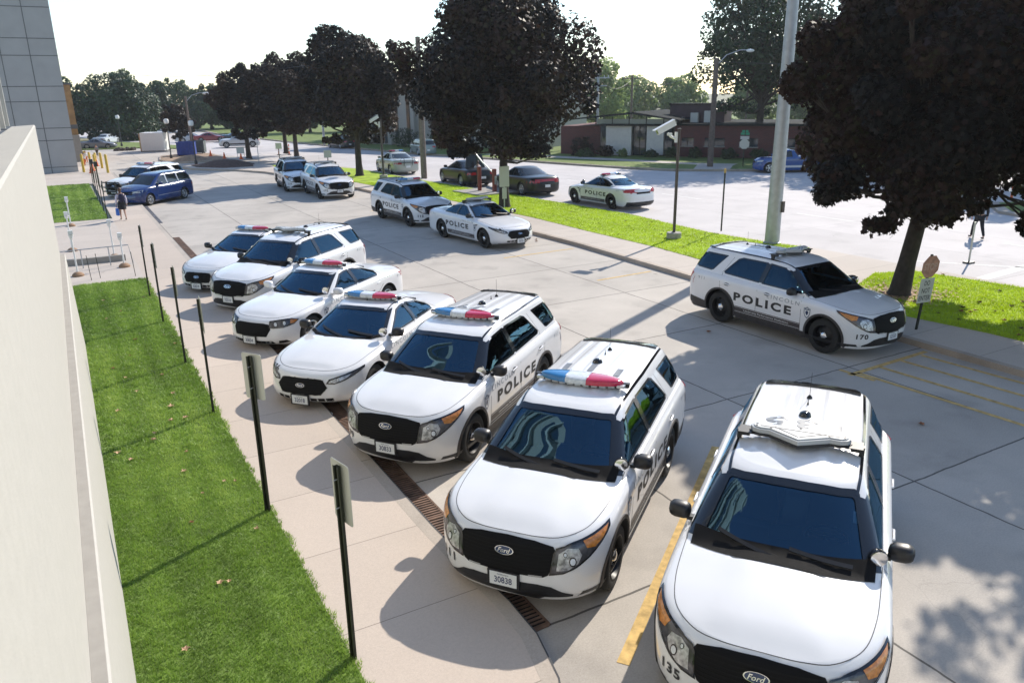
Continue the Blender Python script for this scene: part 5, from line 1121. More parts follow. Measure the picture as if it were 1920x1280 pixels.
for u0, u1 in ((7.5, 8.5), (9.4, 11.0), (12.2, 13.6), (15.0, 16.4)):
    o = part('window', GLB, t, ((u0+u1)/2, .12, 1.2, u1-u0, .1, .66)); part('sill', STONE2, o, ((u0+u1)/2, .06, .84, u1-u0+.1, .16, .06)); part('frame', ROOFD, o, ((u0+u1)/2, .062, 1.2, .04, .03, .64), ((u0+u1)/2, .062, 1.52, u1-u0, .03, .04))
part('rooftop_box', mat('dark_siding', (.06, .035, .04), .7, noise=(2, .2)), t, (8.0, 4.2, 3.35, 4.6, 3.0, 1.5)); part('roof_cap', ROOFD, t, (8.0, 4.2, 4.13, 4.8, 3.2, .1))
part('roof_unit', SGW, t, (7.9, 2.5, 3.0, .62, .5, .85)); part('roof_unit', SGW, t, (9.0, 2.5, 3.08, .55, .5, 1.0))
t = thing('concrete_building', (33.2, 79.6, .12), 'pale concrete building with tall dark slots seen between the maroon trees', 'building', rz=math.atan2(-6.2, 3.1))
part('wall', STONE, t, (3, 6, 3.0, 24, 10, 6.0)); part('fascia', mat('fascia', (.42, .44, .46), .7), t, (3, 5.6, 6.45, 24.6, 11.2, .9)); part('roof', ROOFD, t, (3, 5.6, 6.95, 24.7, 11.3, .1))
for k in range(14): part('window_slot', FACG, t, (-8.2+1.7*k, .97, 3.1, .42, .08, 5.9))
for k in range(8): part('pier', STONE, t, (-7.3+3.4*k, .8, 3.0, .5, .5, 6.0))
# ------------------------------------------------------------------ trees and shrubs
BARK = mat('bark', (.045, .036, .030), .95, noise=(7, .3), bump=(18, .8)); BARKL = mat('grey_bark', (.10, .085, .07), .95, noise=(7, .3), bump=(18, .8))
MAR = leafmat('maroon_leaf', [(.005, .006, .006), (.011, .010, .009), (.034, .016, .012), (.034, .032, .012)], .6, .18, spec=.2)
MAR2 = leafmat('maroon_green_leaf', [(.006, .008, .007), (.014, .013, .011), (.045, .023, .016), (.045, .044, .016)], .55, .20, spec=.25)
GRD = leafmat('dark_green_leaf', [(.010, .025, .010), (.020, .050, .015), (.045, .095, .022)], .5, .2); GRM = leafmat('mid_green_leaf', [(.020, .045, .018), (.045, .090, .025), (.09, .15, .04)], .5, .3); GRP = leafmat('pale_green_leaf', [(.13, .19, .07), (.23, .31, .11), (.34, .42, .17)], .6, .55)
def lobes(rx, rz, n, seed, shape=None, spray=1.6):
    r = np.random.default_rng(seed); L = [(0, 0, 0, .62)]
    for i in range(n):
        t = (i+.5)/n; zc = 1-2*t; a = i*2.39996+r.uniform(-.3, .3); rr = math.sqrt(max(0, 1-zc*zc)); k = .60+r.uniform(-.06, .14); q = r.uniform(.22, .40)
        if zc < -.75: continue
        sh = shape(zc) if shape else 1
        L.append((rr*k*math.cos(a)*sh, rr*k*math.sin(a)*sh, zc*(k+.04), q))
    for i in range(int(n*spray)):   # small outlying sprays that break the outline
        d = Vector(r.normal(size=3)).normalized(); sh = shape(d.z) if shape else 1; k = r.uniform(.84, 1.06); L.append((d.x*k*sh, d.y*k*sh, d.z*k, r.uniform(.07, .17)))
    return [(x*rx, y*rx, z*rz, q*rx) for x, y, z, q in L]
LEAF3 = [(0, -.5), (.28, -.30), (.62, -.28), (.40, .02), (.48, .42), (.14, .30), (0, .62), (-.14, .30), (-.48, .42), (-.40, .02), (-.62, -.28), (-.28, -.30)]
LEAF1 = [(0, -.55), (.42, -.05), (0, .62), (-.42, -.05)]
LEAF2 = [(0, -.55), (.45, -.25), (.30, .2), (0, .62), (-.30, .2), (-.45, -.25)]
def crown(name, L, nleaf, size, m, seed, parent, shp=LEAF1, zsq=1.0, fill=.2, hang=0, cz=0, cx=0, cy=0, floor=None, sub=False):
    r = np.random.default_rng(seed); w_ = np.array([q[3]**1.7 for q in L]); idx = r.choice(len(L), nleaf, p=w_/w_.sum()); C_ = np.array([q[:3] for q in L])[idx]; R_ = np.array([q[3] for q in L])[idx]
    d = r.normal(size=(nleaf, 3)); d /= np.linalg.norm(d, axis=1)[:, None]
    rad_ = np.where(r.random(nleaf) < fill, r.random(nleaf)**.5*.85, .80+.26*r.random(nleaf)+.10*np.sin(d[:, 0]*7+idx)*np.cos(d[:, 2]*6+idx*2))
    P = C_+d*(R_*rad_)[:, None]*np.array([1, 1, zsq]); 
    if floor is not None: P[:, 2] = np.where(P[:, 2] < floor, floor+(P[:, 2]-floor)*.25+r.normal(0, .08, nleaf), P[:, 2])
    nrm = d*.7+r.normal(0, .55, (nleaf, 3))+np.array([0, 0, .35]); nrm /= np.linalg.norm(nrm, axis=1)[:, None]
    a = np.cross(nrm, r.normal(size=(nleaf, 3))); a /= np.linalg.norm(a, axis=1)[:, None]; b_ = np.cross(nrm, a); s = size*(.65+.6*r.random(nleaf))
    k = len(shp); V = np.zeros((nleaf, k, 3))
    for i, (u, v) in enumerate(shp): V[:, i] = P+a*(u*s)[:, None]+b_*(v*s)[:, None]+nrm*((abs(u)*-.25)*s)[:, None]
    V += np.array([cx, cy, cz]); tone = np.clip(.30+.30*r.random(nleaf)+.22*np.sin(idx*1.7)+.35*(r.random(nleaf) < .12), 0, 1)
    return mesh_np(name, V.reshape(-1, 3), k, m, parent, tone=tone)
def tree(name, x, y, z, h0, r0, cz, rx, rz, nleaf, size, m, seed, label, cat='tree', group=None, lean=(0, 0), nl=18, shp=LEAF1, bark=BARK, fill=.2, shape=None, floor=None, limbs=None, extra=None, zsq=1.0, shift=(0, 0)):
    t = thing(name, (x, y, z), label, cat, group); L = lobes(rx, rz, nl, seed, shape)+(extra or []); r = random.Random(seed)
    b = MB(); top = Vector((lean[0], lean[1], h0)); b.tube([(0, 0, -.05), (.02, 0, .12), (top.x*.35, top.y*.35, h0*.4), top], [r0*1.55, r0*1.15, r0*.92, r0*.80], 12)
    lm = MB(); cc = Vector((lean[0]*1.4+shift[0], lean[1]*1.4+shift[1], cz)); lm.tube([top-Vector((0, 0, .1)), top.lerp(cc, .6)+Vector((.1, .1, 0)), cc, cc+Vector((0, 0, rz*.6))], [r0*.78, r0*.55, r0*.35, r0*.10], 8)
    for q in L[1:]:
        e = cc+Vector(q[:3])*1.0; s_ = top.lerp(cc, r.random()*.9); mid = s_.lerp(e, .5)+Vector((r.uniform(-.2, .2), r.uniform(-.2, .2), -.15)); lm.tube([s_, mid, e], [r0*.34, r0*.20, r0*.05], 6)
        for k in range(4): d = Vector((r.uniform(-1, 1), r.uniform(-1, 1), r.uniform(-.5, 1))).normalized()*q[3]*.9; lm.tube([mid.lerp(e, .4+.15*k), e+d*.6, e+d], [r0*.10, r0*.05, r0*.02], 4)
    b.build('trunk', bark, t, smooth=50); lm.build('limbs', bark, t, smooth=50)
    crown('crown', L, nleaf, size, m, seed, t, shp, fill=fill, cz=cc.z, cx=cc.x, cy=cc.y, floor=floor, zsq=zsq); return t
MG = 'maroon maples on the island verge'
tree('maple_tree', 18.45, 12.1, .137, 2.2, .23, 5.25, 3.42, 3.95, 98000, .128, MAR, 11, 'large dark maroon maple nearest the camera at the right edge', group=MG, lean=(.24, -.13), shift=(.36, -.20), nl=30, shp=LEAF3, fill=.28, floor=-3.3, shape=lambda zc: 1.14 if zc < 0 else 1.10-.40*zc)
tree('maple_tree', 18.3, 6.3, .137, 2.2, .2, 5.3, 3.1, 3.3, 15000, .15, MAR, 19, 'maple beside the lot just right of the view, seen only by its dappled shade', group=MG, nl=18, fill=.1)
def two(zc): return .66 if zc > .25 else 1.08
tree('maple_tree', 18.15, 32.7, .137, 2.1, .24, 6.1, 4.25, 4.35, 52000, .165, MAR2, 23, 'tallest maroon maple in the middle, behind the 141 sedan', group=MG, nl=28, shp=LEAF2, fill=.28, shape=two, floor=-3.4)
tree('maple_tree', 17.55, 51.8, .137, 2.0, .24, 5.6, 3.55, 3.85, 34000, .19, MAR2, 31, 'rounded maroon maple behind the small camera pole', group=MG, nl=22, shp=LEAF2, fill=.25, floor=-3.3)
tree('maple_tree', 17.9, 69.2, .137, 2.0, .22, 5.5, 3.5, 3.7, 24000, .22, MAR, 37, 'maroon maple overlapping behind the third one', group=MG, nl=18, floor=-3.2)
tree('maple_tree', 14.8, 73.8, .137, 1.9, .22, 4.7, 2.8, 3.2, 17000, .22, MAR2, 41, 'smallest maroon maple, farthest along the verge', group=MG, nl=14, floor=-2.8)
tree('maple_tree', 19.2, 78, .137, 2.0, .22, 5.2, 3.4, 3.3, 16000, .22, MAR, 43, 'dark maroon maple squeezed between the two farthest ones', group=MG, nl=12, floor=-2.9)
GG = 'green trees far beyond the lot'
def airy(zc): return 1.0
tree('elm_tree', 49.5, 46.5, .13, 3.6, .34, 9.0, 5.2, 6.4, 24000, .23, GRD, 53, 'tall airy green tree with visible limbs behind the brick building', group='green trees across the street', nl=34, fill=.05, bark=BARK, floor=-5.2)
tree('elm_tree', 55.5, 38.5, .13, 3.0, .32, 8.6, 5.4, 6.0, 22000, .26, GRD, 57, 'dark green tree beside the blue pickup, behind the thick light pole', group='green trees across the street', nl=26, fill=.12, floor=-5)
tree('shade_tree', 48.5, 24.5, .13, 2.2, .3, 6.2, 4.2, 4.4, 14000, .25, GRD, 59, 'green tree at the far corner, hidden behind the nearest maple', group='green trees across the street', nl=18, fill=.15)
tree('shade_tree', 7.9, 122, .1, 1.4, .35, 3.7, 5.6, 4.6, 30000, .30, GRD, 61, 'broad dark green tree behind the parked grey car at far left', group=GG, nl=24, fill=.15, floor=-4.0)
tree('shade_tree', 1.0, 128, .1, 1.6, .35, 4.2, 4.4, 4.2, 12000, .32, GRD, 63, 'dark green tree partly behind the tan stone building end', group=GG, nl=16, floor=-3.4)
tree('shade_tree', 11.6, 92.5, .1, 1.5, .15, 3.0, 1.65, 1.9, 6000, .20, MAR2, 67, 'small dark tree behind the white container', group=GG, nl=12, bark=BARK)
far = [(20, 158, 4.4, 5.0, 4.8, GRM, 'blue-green feathery tree on the skyline right of the broad tree'), (24, 148, 3.6, 4.2, 3.9, GRD, 'green tree on the skyline behind the cobra street lamp'), (30, 152, 3.6, 4.6, 4.0, GRM, 'green tree on the skyline just left of the maroon row'), (36, 150, 3.6, 5.2, 4.2, GRD, 'green tree mostly hidden behind the maroon row'),
       (14, 140, 4.0, 4.0, 3.8, GRD, 'dark bush-like tree low on the skyline between taller ones'), (26.5, 128, 3.4, 3.6, 3.2, GRD, 'low dark tree behind the distant cars'), (34, 122, 3.6, 4.0, 3.4, GRD, 'low dark tree behind the distant white pickup'), (42, 120, 3.6, 4.4, 3.6, GRD, 'dark tree low beneath the maroon crowns'),
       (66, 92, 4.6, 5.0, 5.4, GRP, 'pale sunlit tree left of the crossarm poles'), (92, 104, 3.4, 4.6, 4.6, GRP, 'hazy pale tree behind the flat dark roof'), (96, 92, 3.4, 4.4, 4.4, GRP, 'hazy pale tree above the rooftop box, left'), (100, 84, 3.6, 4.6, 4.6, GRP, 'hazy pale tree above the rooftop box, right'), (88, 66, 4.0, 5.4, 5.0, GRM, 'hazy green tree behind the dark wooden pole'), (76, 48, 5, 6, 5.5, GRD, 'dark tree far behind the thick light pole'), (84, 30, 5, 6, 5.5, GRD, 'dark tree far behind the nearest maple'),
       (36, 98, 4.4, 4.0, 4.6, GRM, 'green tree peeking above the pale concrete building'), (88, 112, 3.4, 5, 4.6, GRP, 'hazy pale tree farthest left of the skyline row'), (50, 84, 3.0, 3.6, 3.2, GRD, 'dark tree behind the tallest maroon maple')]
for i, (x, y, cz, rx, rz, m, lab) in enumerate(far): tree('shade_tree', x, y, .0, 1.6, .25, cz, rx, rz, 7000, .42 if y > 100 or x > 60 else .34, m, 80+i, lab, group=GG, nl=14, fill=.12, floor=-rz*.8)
def shrub(x, y, r, h, m, seed, lab):
    t = thing('shrub', (x, y, .13), lab, 'shrub', 'shrubs in front of the brick building'); L = lobes(r, h*.6, 9, seed); crown('foliage', L, 1800, .12, m, seed, t, fill=.3, cz=h*.5, floor=-h*.45); b = MB(); b.tube([(0, 0, 0), (0, 0, h*.5)], [.05, .02], 6); b.build('stem', BARK, t); return t
for i, (u, v, r, h, m, lab) in enumerate([(-.9, -.9, 1.1, 1.5, MAR, 'tall dark shrub at the left end of the brick building'), (1.4, -1.1, .8, .75, MAR2, 'dark spreading shrub before the left white panel'), (2.9, -1.2, .45, .6, GRP, 'pale shrub beside the entrance door'), (-.2, -1.9, .9, .35, GRM, 'bright low shrub nearest the street'), (5.2, -.9, .7, .4, GRD, 'low dark hedge under the right white panel'), (7.0, -.9, .6, .8, GRD, 'round dark shrub at the brick corner'), (8.9, -1.0, .6, .75, GRD, 'round dark shrub under the first brick window'), (11.6, -1.0, .7, .7, GRD, 'round dark shrub under the middle brick window'), (14.0, -1.0, .7, .7, GRD, 'round dark shrub under the last brick window')]):
    c_, s_ = .557, -.83; shrub(40.5+c_*u-s_*v, 56.5+s_*u+c_*v, r, h, m, 200+i, lab)
for i, (x, y, lab) in enumerate(((33.8, 74, 'dark hedge by the pale concrete building, right part'), (31.8, 78.5, 'dark hedge by the pale concrete building, left part'))): shrub(x, y, 1.6, 1.7, GRD, 220+i, lab)['group'] = 'hedges by the concrete building'
# ------------------------------------------------------------------ civilian and street vehicles
SD = sedan_spec(); VN = van_spec()
def place(c, x, y, deg, s, lab, cat, grp=None):
    r = c.root; r.location = (x, y, 0.004); r.rotation_euler = (0, 0, rad(deg)); r.scale = (s,)*3; return tag(r, lab, cat, grp)
DKP = mat('black_paint', (.006, .007, .010), .3, coat=.25, spec=.3)
c = simple_car('minivan', VN, (.004, .024, .125), 'six'); c.root.name = 'minivan'; place(c, 4.15, 46.3, 226, .90, 'blue minivan nosed in at the left kerb', 'minivan')
decal('roof_rack', strip([(1.0-3.3, .60), (.2, .62)], .03)+strip([(1.0-3.3, -.60), (.2, -.62)], .03), 'top', c.gh, GLOSSBLK, c.root, off=.01, thick=.02)
for md in ('left', 'right'): decal('chrome_pillar', [[(-.22, 1.11), (-.13, 1.11), (-.10, 1.58), (-.20, 1.58)], [(-1.24, 1.14), (-1.15, 1.14), (-1.13, 1.59), (-1.22, 1.59)]], md, c.gh, ALLOY, c.root, off=.006, cell=.3); decal('side_moulding', strip([(.9, .50), (-1.2, .52)], .025), md, c.all, ALLOY, c.root, off=.006, cell=.3)
SG = 'cars along the street side of the verge'
c = simple_car('sedan', SD, None, 'six', paint=DKP); place(c, 22.49, 38.3, 89, 1, 'black sedan with a full-width red tail light, parked in the street', 'car', SG)
decal('tail_band', [[(-.72, .80), (.72, .80), (.70, .93), (-.70, .93)]], 'rear', c.all, REDL, c.root, off=.009, cell=.3)
c = simple_car('sedan', SD, None, 'six', paint=DKP); place(c, 21.8, 44.3, 88.4, 1, 'black sedan with its boot lid raised, behind the red barrier', 'car', SG)
b = MB(); b.box(-2.05, 0, 1.42, .05, 1.3, .85, taper=.8); o = b.build('boot_lid', DKP, c.root); o.rotation_euler = (0, .18, 0); o.location = (.25, 0, -.35); decal('boot_opening', [[(-2.45, -.6), (-2.45, .6), (-1.95, .6), (-1.95, -.6)]], 'top', c.all, BLK, c.root, off=.006)
c = simple_car('sedan', SD, (.42, .44, .40), 'six'); place(c, 21.1, 54.1, 87.1, 1, 'silver patrol sedan with rear bicycle rack and red roof bar', 'police car', SG); lightbar(c.root, -.26, 1.525)
for md, fl in (('left', True), ('right', False)): decal('side_stripe', strip([(1.9, .66), (-2.2, .70)], .05), md, c.all, mat('gold_stripe', (.40, .30, .12), .5), c.root, off=.004, cell=.3); decal('door_lettering', textbox('SHERIFF', .1, .76, 1.1, .10, flip=fl, bold=.03), md, c.all, LETTER, c.root, off=.004, cell=.3)
b = MB(); b.tube([(-2.55, -.5, .95), (-2.75, -.5, 1.15), (-2.75, .5, 1.15), (-2.55, .5, .95)], .02, 6); b.tube([(-2.6, -.3, .4), (-2.8, -.3, .9), (-2.75, -.3, 1.15)], .02, 6); b.tube([(-2.6, .3, .4), (-2.8, .3, .9), (-2.75, .3, 1.15)], .02, 6); b.tube([(-2.78, -.75, .85), (-2.78, .75, .85)], .025, 6); b.build('bicycle_rack', BLK, c.root)
# pickup and SUVs
def pickup(col, lab, x, y, deg, s, name='pickup_truck', m2=None):
    sp = sedan_spec(F=2.75, L=5.6, wb=3.5, w=.98, R=.39, d_ws=1.55, d_wt=2.10, d_rt=3.2, d_rw=3.55, hood=1.02, belt=1.18, roof=1.80, deck=1.20, track=.82, arch=.47); sp['side'] = [sp['side'][0]]; c = simple_car(name, sp, col, 'five'); place(c, x, y, deg, s, lab, 'pickup'); X = sp['X']
    decal('cargo_bed', [[(X(3.75), -.78), (X(3.75), .78), (X(5.4), .78), (X(5.4), -.78)]], 'top', c.all, BLK, c.root, off=.008)
    for md in ('left', 'right'): decal('lower_body_band', [[(X(1.5), .42), (X(3.9), .42), (X(3.9), .58), (X(1.5), .58)], [(X(4.9), .45), (X(5.5), .48), (X(5.5), .60), (X(4.9), .60)]], md, c.all, m2 or ALLOY, c.root, off=.006, cell=.3)
    return c
pickup((.015, .07, .26), 'blue pickup with silver lower band by the side street', 42.6, 37.3, 152, .84)
VS = van_spec(); c = simple_car('suv', VS, (.20, .26, .25), 'six'); place(c, 29.8, 69.4, 82, .84, 'grey-green SUV parked across the street by the concrete building', 'SUV', 'cars across the street')
c = simple_car('suv', VS, (.02, .025, .03), 'six'); place(c, 26.6, 84, 100, .8, 'dark SUV across the street under the maroon crowns', 'SUV', 'cars across the street')
c = pickup((.55, .56, .57), 'white utility pickup in the street far away', 17.9, 93.5, 170, .8, 'utility_truck', BLK); part('ladder_rack', WP, c.root, (-1.2, .7, 1.75, 2.6, .06, .06), (-1.2, -.7, 1.75, 2.6, .06, .06), (-.3, 0, 1.75, .06, 1.4, .06), (-2.2, 0, 1.75, .06, 1.4, .06))
FG = 'cars parked far away by the green trees'
for x, y, deg, s, col, lab in ((4.2, 102.2, -20, .78, (.16, .16, .18), 'grey sedan parked at far left by the tan building'), (5.6, 113, 60, .85, (.55, .6, .66), 'pale blue car under the broad green tree'), (15.2, 109, -10, .8, (.50, .52, .55), 'white car far away between the lamp posts'), (17.2, 108, -10, .8, (.25, .03, .04), 'red car far away beside the pole'), (20.4, 106, 0, .85, (.015, .03, .05), 'dark teal car far away right of the pole')):
    c = simple_car('sedan', SD, col, 'six'); place(c, x, y, deg, s, lab, 'car', FG)
# ------------------------------------------------------------------ works area: container, skips, cones, bollards
ORG = mat('cone_orange', (.70, .13, .03), .55); YB = mat('bollard_yellow', (.55, .36, .03), .5); WOOL = mat('plywood', (.36, .23, .13), .85, noise=(4, .3)); BLUP = mat('blue_skip', (.012, .045, .28), .5, noise=(5, .2)); GRYP = mat('grey_skip', (.08, .10, .10), .6, noise=(5, .2))
t = thing('container', (9.2, 93.4, 0), 'white corrugated site container with plywood end', 'container', rz=-.35); b = MB(); b.box(0, 0, 1.0, 2.3, 2.3, 1.85)
for k in range(12): b.box(-1.05+.19*k, -1.16, 1.0, .07, .05, 1.75)
b.build('body', WP, t); part('end_panel', WOOL, t, (-1.22, 0, .95, .14, 2.2, 1.8)); part('skid', BLK, t, (0, 0, .04, 2.5, 2.2, .10))
def skip(x, y, w_, d, h, m, lab, rz):
    t = thing('skip', (x, y, 0.1), lab, 'dumpster', 'rubbish skips beside the container', rz); b = MB()
    for sx, sy, sw, sdp in ((0, -d/2, w_, .06), (0, d/2, w_, .06), (-w_/2, 0, .06, d), (w_/2, 0, .06, d)): b.box(sx, sy, h/2+.1, sw, sdp, h)
    for k in range(5): b.box(-w_/2+w_*(k+.5)/5, -d/2-.05, h/2+.1, .07, .06, h*.9)
    b.box(0, 0, .15, w_, d, .06); b.build('bin', m, t); part('rim', m, t, (0, -d/2-.02, h+.1, w_+.12, .1, .1), (0, d/2+.02, h+.1, w_+.12, .1, .1)); b = MB(); [b.lathe([(.1, -.05), (.1, .05)], 10, axis='x', c=(u, v, .05)) for u in (-w_*.4, w_*.4) for v in (-d*.4, d*.4)]; b.build('casters', BLK, t)
skip(10.7, 81.6, 1.5, 1.3, 1.15, BLUP, 'blue skip with ribbed side', -.3); skip(12.0, 84.2, 1.5, 1.5, 1.1, GRYP, 'dark grey skip behind the blue one', -.3)
for i, (x, y) in enumerate(((12.4, 79.0), (12.9, 74.9), (14.0, 73.1), (1.9, 66.6), (2.1, 68.6), (2.6, 73.5), (16.2, 81.0))):
    t = thing('traffic_cone', (x, y, .12), 'small orange traffic cone '+['on the dirt by the blue skip', 'beside the thin island sign', 'on the grass right of the island sign', 'at the foot of the grey block', 'just beyond the cone by the grey block', 'among the yellow bollards', 'standing at the street edge'][i], 'traffic cone', 'orange traffic cones')
    b = MB(); b.box(0, 0, .02, .34, .34, .04); b.lathe([(.13, .04), (.03, .55), (.001, .56)], 12); b.build('cone', ORG, t); b = MB(); b.lathe([(.088, .25), (.062, .38)], 12); b.build('band', WP, t)
for i, (x, y) in enumerate(((18.4, 77.6), (19.3, 77.2), (40.0, 21.1))):
    t = thing('channelizer', (x, y, .004), 'slim orange and white channelizer '+['left one of the distant pair in the street', 'right one of the distant pair in the street', 'on the corner verge beyond the nearest maple'][i], 'channelizer', 'orange and white channelizers')
    b = MB(); b.lathe([(.18, 0), (.18, .06), (.001, .06)], 12); b.build('foot', BLK, t); b = MB(); b.lathe([(.06, .06), (.05, 1.0), (.001, 1.02)], 10); b.build('tube', ORG, t); b = MB(); b.lathe([(.066, .35), (.064, .5)], 10); b.lathe([(.062, .65), (.060, .8)], 10); b.build('bands', WP, t)
for i, (x, y, h) in enumerate(((2.98, 66.0, 1.3), (2.85, 71, 1.15), (2.2, 75.2, 1.0), (1.95, 80, .85), (2.65, 76, .9), (1.45, 67.8, 1.3), (2.35, 70, 1.1))):
    t = lathe_obj('bollard', [(.09, 0), (.09, h), (.05, h+.05), (.001, h+.06)], YB, (x, y, .12), 'yellow steel bollard '+['rightmost and nearest the lot', 'second nearest the lot', 'left of the man in dark trousers', 'farthest back by the tan building', 'just right of the doorway', 'nearest the grey block', 'in the middle of the cluster'][i], 'bollard', 12, 'yellow bollards by the grey block')
for i, (x, y) in enumerate(((1.75, 58.6), (1.9, 56.0))):
    t = thing('card_reader', (x, y, .12), ['black box on a slim post, farther of two beyond the far lawn', 'black box on a slim post, nearer of two beyond the far lawn'][i], 'post box', 'black boxes on posts'); b = MB(); b.lathe([(.04, 0), (.04, 1.3), (.001, 1.3)], 8); b.build('post', PG, t); part('box', BLK, t, (0, 0, 1.35, .22, .22, .3))
b = MB(); r = random.Random(5)
for k in range(40): b.ball((r.uniform(-1, 1), r.uniform(-.6, .6), r.uniform(0, .18)), r.uniform(.10, .25), 4)
o = b.build('rubble', mat('dark_rubble', (.06, .045, .04), .95)); o.location = (6.4, 96.6, 0); o['kind'] = 'stuff'
t = thing('site_notice', (13.2, 68.9, .12), 'small pale notice board on thin legs at the island end', 'sign'); b = MB(); b.box(0, 0, 1.0, .62, .03, .5, rz=-.4); b.build('board', SGW, t); part('leg', GALV, t, (-.25, .1, .5, .03, .03, 1.0)); part('leg', GALV, t, (.25, -.1, .5, .03, .03, 1.0))
# overhead wires
WIRE = mat('wire', (.05, .05, .055), .6)
for i, (a, c_) in enumerate((((20.4, 47.4, 8.4), (29, 88, 9.0)), ((20.4, 47.4, 8.0), (8, 130, 9.0)), ((40.3, 42.2, 7.0), (58, 74, 6.8)), ((47.5, 66, 6.6), (58, 74, 6.7)), ((40.3, 42.2, 7.2), (75, 20, 8)))):
    p0, p1 = Vector(a), Vector(c_); b = MB(); b.tube([p0.lerp(p1, t_/10)-Vector((0, 0, 1.0*math.sin(math.pi*t_/10))) for t_ in range(11)], .018, 4); o = b.build('power_line', WIRE); tag(o, 'thin overhead wire '+['from the grey wooden pole towards the far street lamp', 'from the grey wooden pole towards the far left skyline', 'from the dark wooden pole over the flat roof', 'between the two crossarm poles', 'from the dark wooden pole towards the right edge'][i], 'power line', 'overhead wires')
# ------------------------------------------------------------------ people
SKIN = mat('skin', (.50, .30, .22), .55); HAIR = mat('brown_hair', (.08, .035, .02), .6)
def skin_mesh(name, V, E, m, parent, sub=1):
    """V: name -> (x,y,z,r)"""
    ks = list(V); me = bpy.data.meshes.new(name); me.from_pydata([V[k][:3] for k in ks], [(ks.index(a), ks.index(b)) for a, b in E], []); o = bpy.data.objects.new(name, me); C.objects.link(o)
    o.modifiers.new('s', 'SKIN'); sm = o.modifiers.new('d', 'SUBSURF'); sm.levels = sub; sm.render_levels = sub
    if not me.skin_vertices: me.attributes
    for i, k in enumerate(ks): me.skin_vertices[0].data[i].radius = (V[k][3],)*2; me.skin_vertices[0].data[i].use_root = (i == 0)
    dg = bpy.context.evaluated_depsgraph_get(); dg.update(); m2 = bpy.data.meshes.new_from_object(o.evaluated_get(dg)); bpy.data.objects.remove(o); m2.materials.clear(); m2.materials.append(m); m2.shade_smooth()
    return link(bpy.data.objects.new(name, m2), parent)
def person(x, y, z, deg, h, lab, top, bottom, skirt=False, stride=.10, hair=HAIR, longhair=False, shoes=BLK, sleeves=True, armL=.05, armR=-.05, group=None):
    t = thing('person', (x, y, z), lab, 'person', group, rad(deg)); t.scale = (h,)*3
    V = dict(pelvis=(0, 0, .52, .075), waist=(0, 0, .60, .068), chest=(0, 0, .72, .082), sh=(0, 0, .79, .070), neck=(.003, 0, .845, .030), jaw=(.012, 0, .885, .042), head=(.008, 0, .935, .052), crown=(0, 0, .965, .040), nose=(.062, 0, .915, .008))
    E = [('pelvis', 'waist'), ('waist', 'chest'), ('chest', 'sh'), ('sh', 'neck'), ('neck', 'jaw'), ('jaw', 'head'), ('head', 'crown'), ('head', 'nose')]
    for s, n_, st, am in ((1, 'L', stride, armL), (-1, 'R', -stride, armR)):
        V.update({'hip'+n_: (0, s*.048, .49, .052), 'knee'+n_: (st*.55+.02, s*.052, .285, .033), 'ank'+n_: (st-.03 if st < 0 else st, s*.052, .05 if st > 0 else .075, .019), 'toe'+n_: (st+.09 if st > 0 else st+.05, s*.056, .016, .015),
                  'shd'+n_: (0, s*.105, .785, .036), 'elb'+n_: (am*.5-.02, s*.135, .63, .024), 'wri'+n_: (am+.01, s*.14, .495, .015), 'plm'+n_: (am+.015, s*.14, .465, .016)})
        E += [('pelvis', 'hip'+n_), ('hip'+n_, 'knee'+n_), ('knee'+n_, 'ank'+n_), ('ank'+n_, 'toe'+n_), ('sh', 'shd'+n_), ('shd'+n_, 'elb'+n_), ('elb'+n_, 'wri'+n_), ('wri'+n_, 'plm'+n_)]
        for q, (dx, dz) in enumerate(((.016, -.040), (.006, -.050), (-.004, -.048), (-.013, -.038), (.026, -.016))): V['f%d%s' % (q, n_)] = (am+.015+dx, s*(.14-(.006 if q < 4 else .004)), .465+dz, .0052); E.append(('plm'+n_, 'f%d%s' % (q, n_)))
    skin_mesh('body', V, E, SKIN, t)
    def shell(name, keys, edges, m, k, extra={}): 
        W = {a: (*V[a][:3], V[a][3]+k) for a in keys}; W.update(extra); skin_mesh(name, W, edges, m, t)
    sl = [('sh', 'shdL'), ('sh', 'shdR')]+([('shdL', 'elbL'), ('shdR', 'elbR'), ('elbL', 'wriL'), ('elbR', 'wriR')] if sleeves else [])
    kk = ['waist', 'chest', 'sh', 'shdL', 'shdR']+(['elbL', 'elbR', 'wriL', 'wriR'] if sleeves else [])
    shell('shirt', ['pelvis']+kk, [('pelvis', 'waist'), ('waist', 'chest'), ('chest', 'sh')]+sl, top, .010)
    if skirt: b = MB(); b.lathe([(.085, .60), (.105, .52), (.118, .42), (.125, .345), (.118, .345), (.08, .58)], 18); b.build('skirt', bottom, t, smooth=50)
    else: shell('trousers', ['pelvis', 'hipL', 'hipR', 'kneeL', 'kneeR', 'ankL', 'ankR'], [('pelvis', 'hipL'), ('pelvis', 'hipR'), ('hipL', 'kneeL'), ('hipR', 'kneeR'), ('kneeL', 'ankL'), ('kneeR', 'ankR')], bottom, .010)
    for n_ in 'LR': b = MB(); a = V['ank'+n_]; q = V['toe'+n_]; b.ball(((a[0]+q[0])/2, a[1], max(.018, (q[2]+.02)/1)), .06, 6, sc=(1, .42, .34)); b.build('shoe', shoes, t)
    b = MB(); b.ball((-.010, 0, .945), .062, 8, sc=(1, .95, 1.0)); 
    if longhair: b.ball((-.045, 0, .885), .035, 6, sc=(.7, .9, 1.5))
    b.build('hair', hair, t, smooth=60); return t
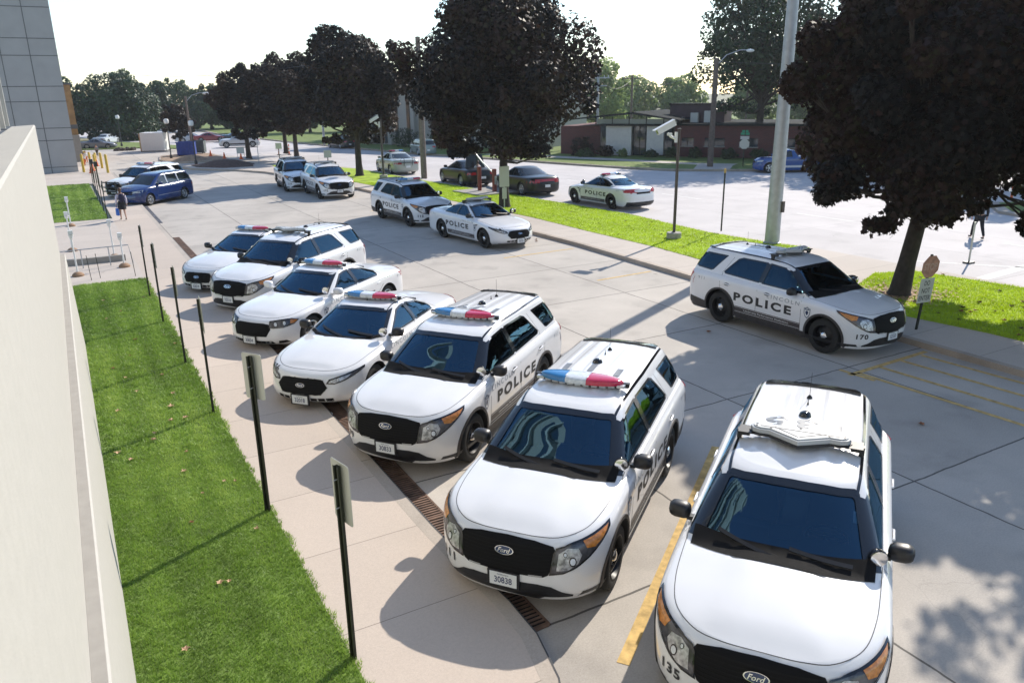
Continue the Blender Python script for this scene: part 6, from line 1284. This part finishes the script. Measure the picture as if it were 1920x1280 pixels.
LAV = mat('lavender_cloth', (.55, .52, .62), .9); DRK = mat('black_cloth', (.015, .015, .02), .9); NAVY = mat('navy_canvas', (.015, .015, .045), .85); BAGB = mat('blue_bag', (.02, .12, .48), .6); WSH = mat('white_shirt', (.62, .62, .60), .9); PLD = mat('grey_plaid', (.20, .22, .28), .9, noise=(60, .5)); HV = mat('hi_vis', (.65, .16, .04), .7)
person(2.08, 39.0, .12, 100, 1.44, 'woman in pale top and black skirt with dark backpack walking away', LAV, DRK, skirt=True, longhair=True, stride=.07)
t = thing('backpack', (2.08, 39.0, .12), 'navy backpack worn by the walking woman', 'backpack', rz=rad(100)); b = MB(); b.ball((-.185, 0, 1.01), .17, 8, sc=(.55, .85, 1.15)); b.build('pack', NAVY, t, smooth=60); b = MB(); [b.tube([(-.12, s*.09, 1.17), (.02, s*.10, 1.20), (.10, s*.10, 1.08), (.02, s*.12, .90)], .014, 6) for s in (1, -1)]; b.build('strap', NAVY, t)
t = thing('shopping_bag', (1.88, 38.98, .12), 'blue bag hanging from the walking woman\'s left hand', 'bag', rz=rad(100)); b = MB(); b.box(.05, 0, .38, .28, .09, .30, taper=.9); b.build('bag', BAGB, t); b = MB(); b.tube([(-.04, 0, .52), (.05, 0, .66), (.14, 0, .52)], .008, 6); b.build('handle', BAGB, t)
person(28.6, 16.05, .004, 60, 1.62, 'person in black trousers crossing the street behind the nearest maple', DRK, DRK, stride=.14)
person(21.75, 42.4, .004, 95, 1.5, 'person in light shirt loading the open boot of the black sedan', WSH, PLD, stride=.03, armL=.15, armR=.15)
person(3.32, 88.5, .0, -100, 1.12, 'man in plaid shirt and dark trousers walking by the yellow bollards', PLD, DRK, stride=.08)
person(2.0, 77.5, .12, -60, 1.05, 'person in white shirt standing at the stone doorway', WSH, HV, stride=.02)
person(1.75, 74.5, .12, -120, 1.05, 'worker in orange trousers beside the doorway', WSH, HV, stride=.05)

# ------------------------------------------------------------------ summer haze
HAZE = bpy.data.materials.new('haze'); HAZE.use_nodes = True; hn = HAZE.node_tree; hn.nodes.remove(hn.nodes['Principled BSDF']); pv = hn.nodes.new('ShaderNodeVolumePrincipled')
pv.inputs['Color'].default_value = (.88, .94, 1, 1); pv.inputs['Density'].default_value = .00032; pv.inputs['Anisotropy'].default_value = .35; hn.links.new(pv.outputs[0], hn.nodes['Material Output'].inputs['Volume'])
b = MB(); b.box(40, 90, 8.4, 360, 320, 21); o = b.build('haze', HAZE); o['kind'] = 'stuff'
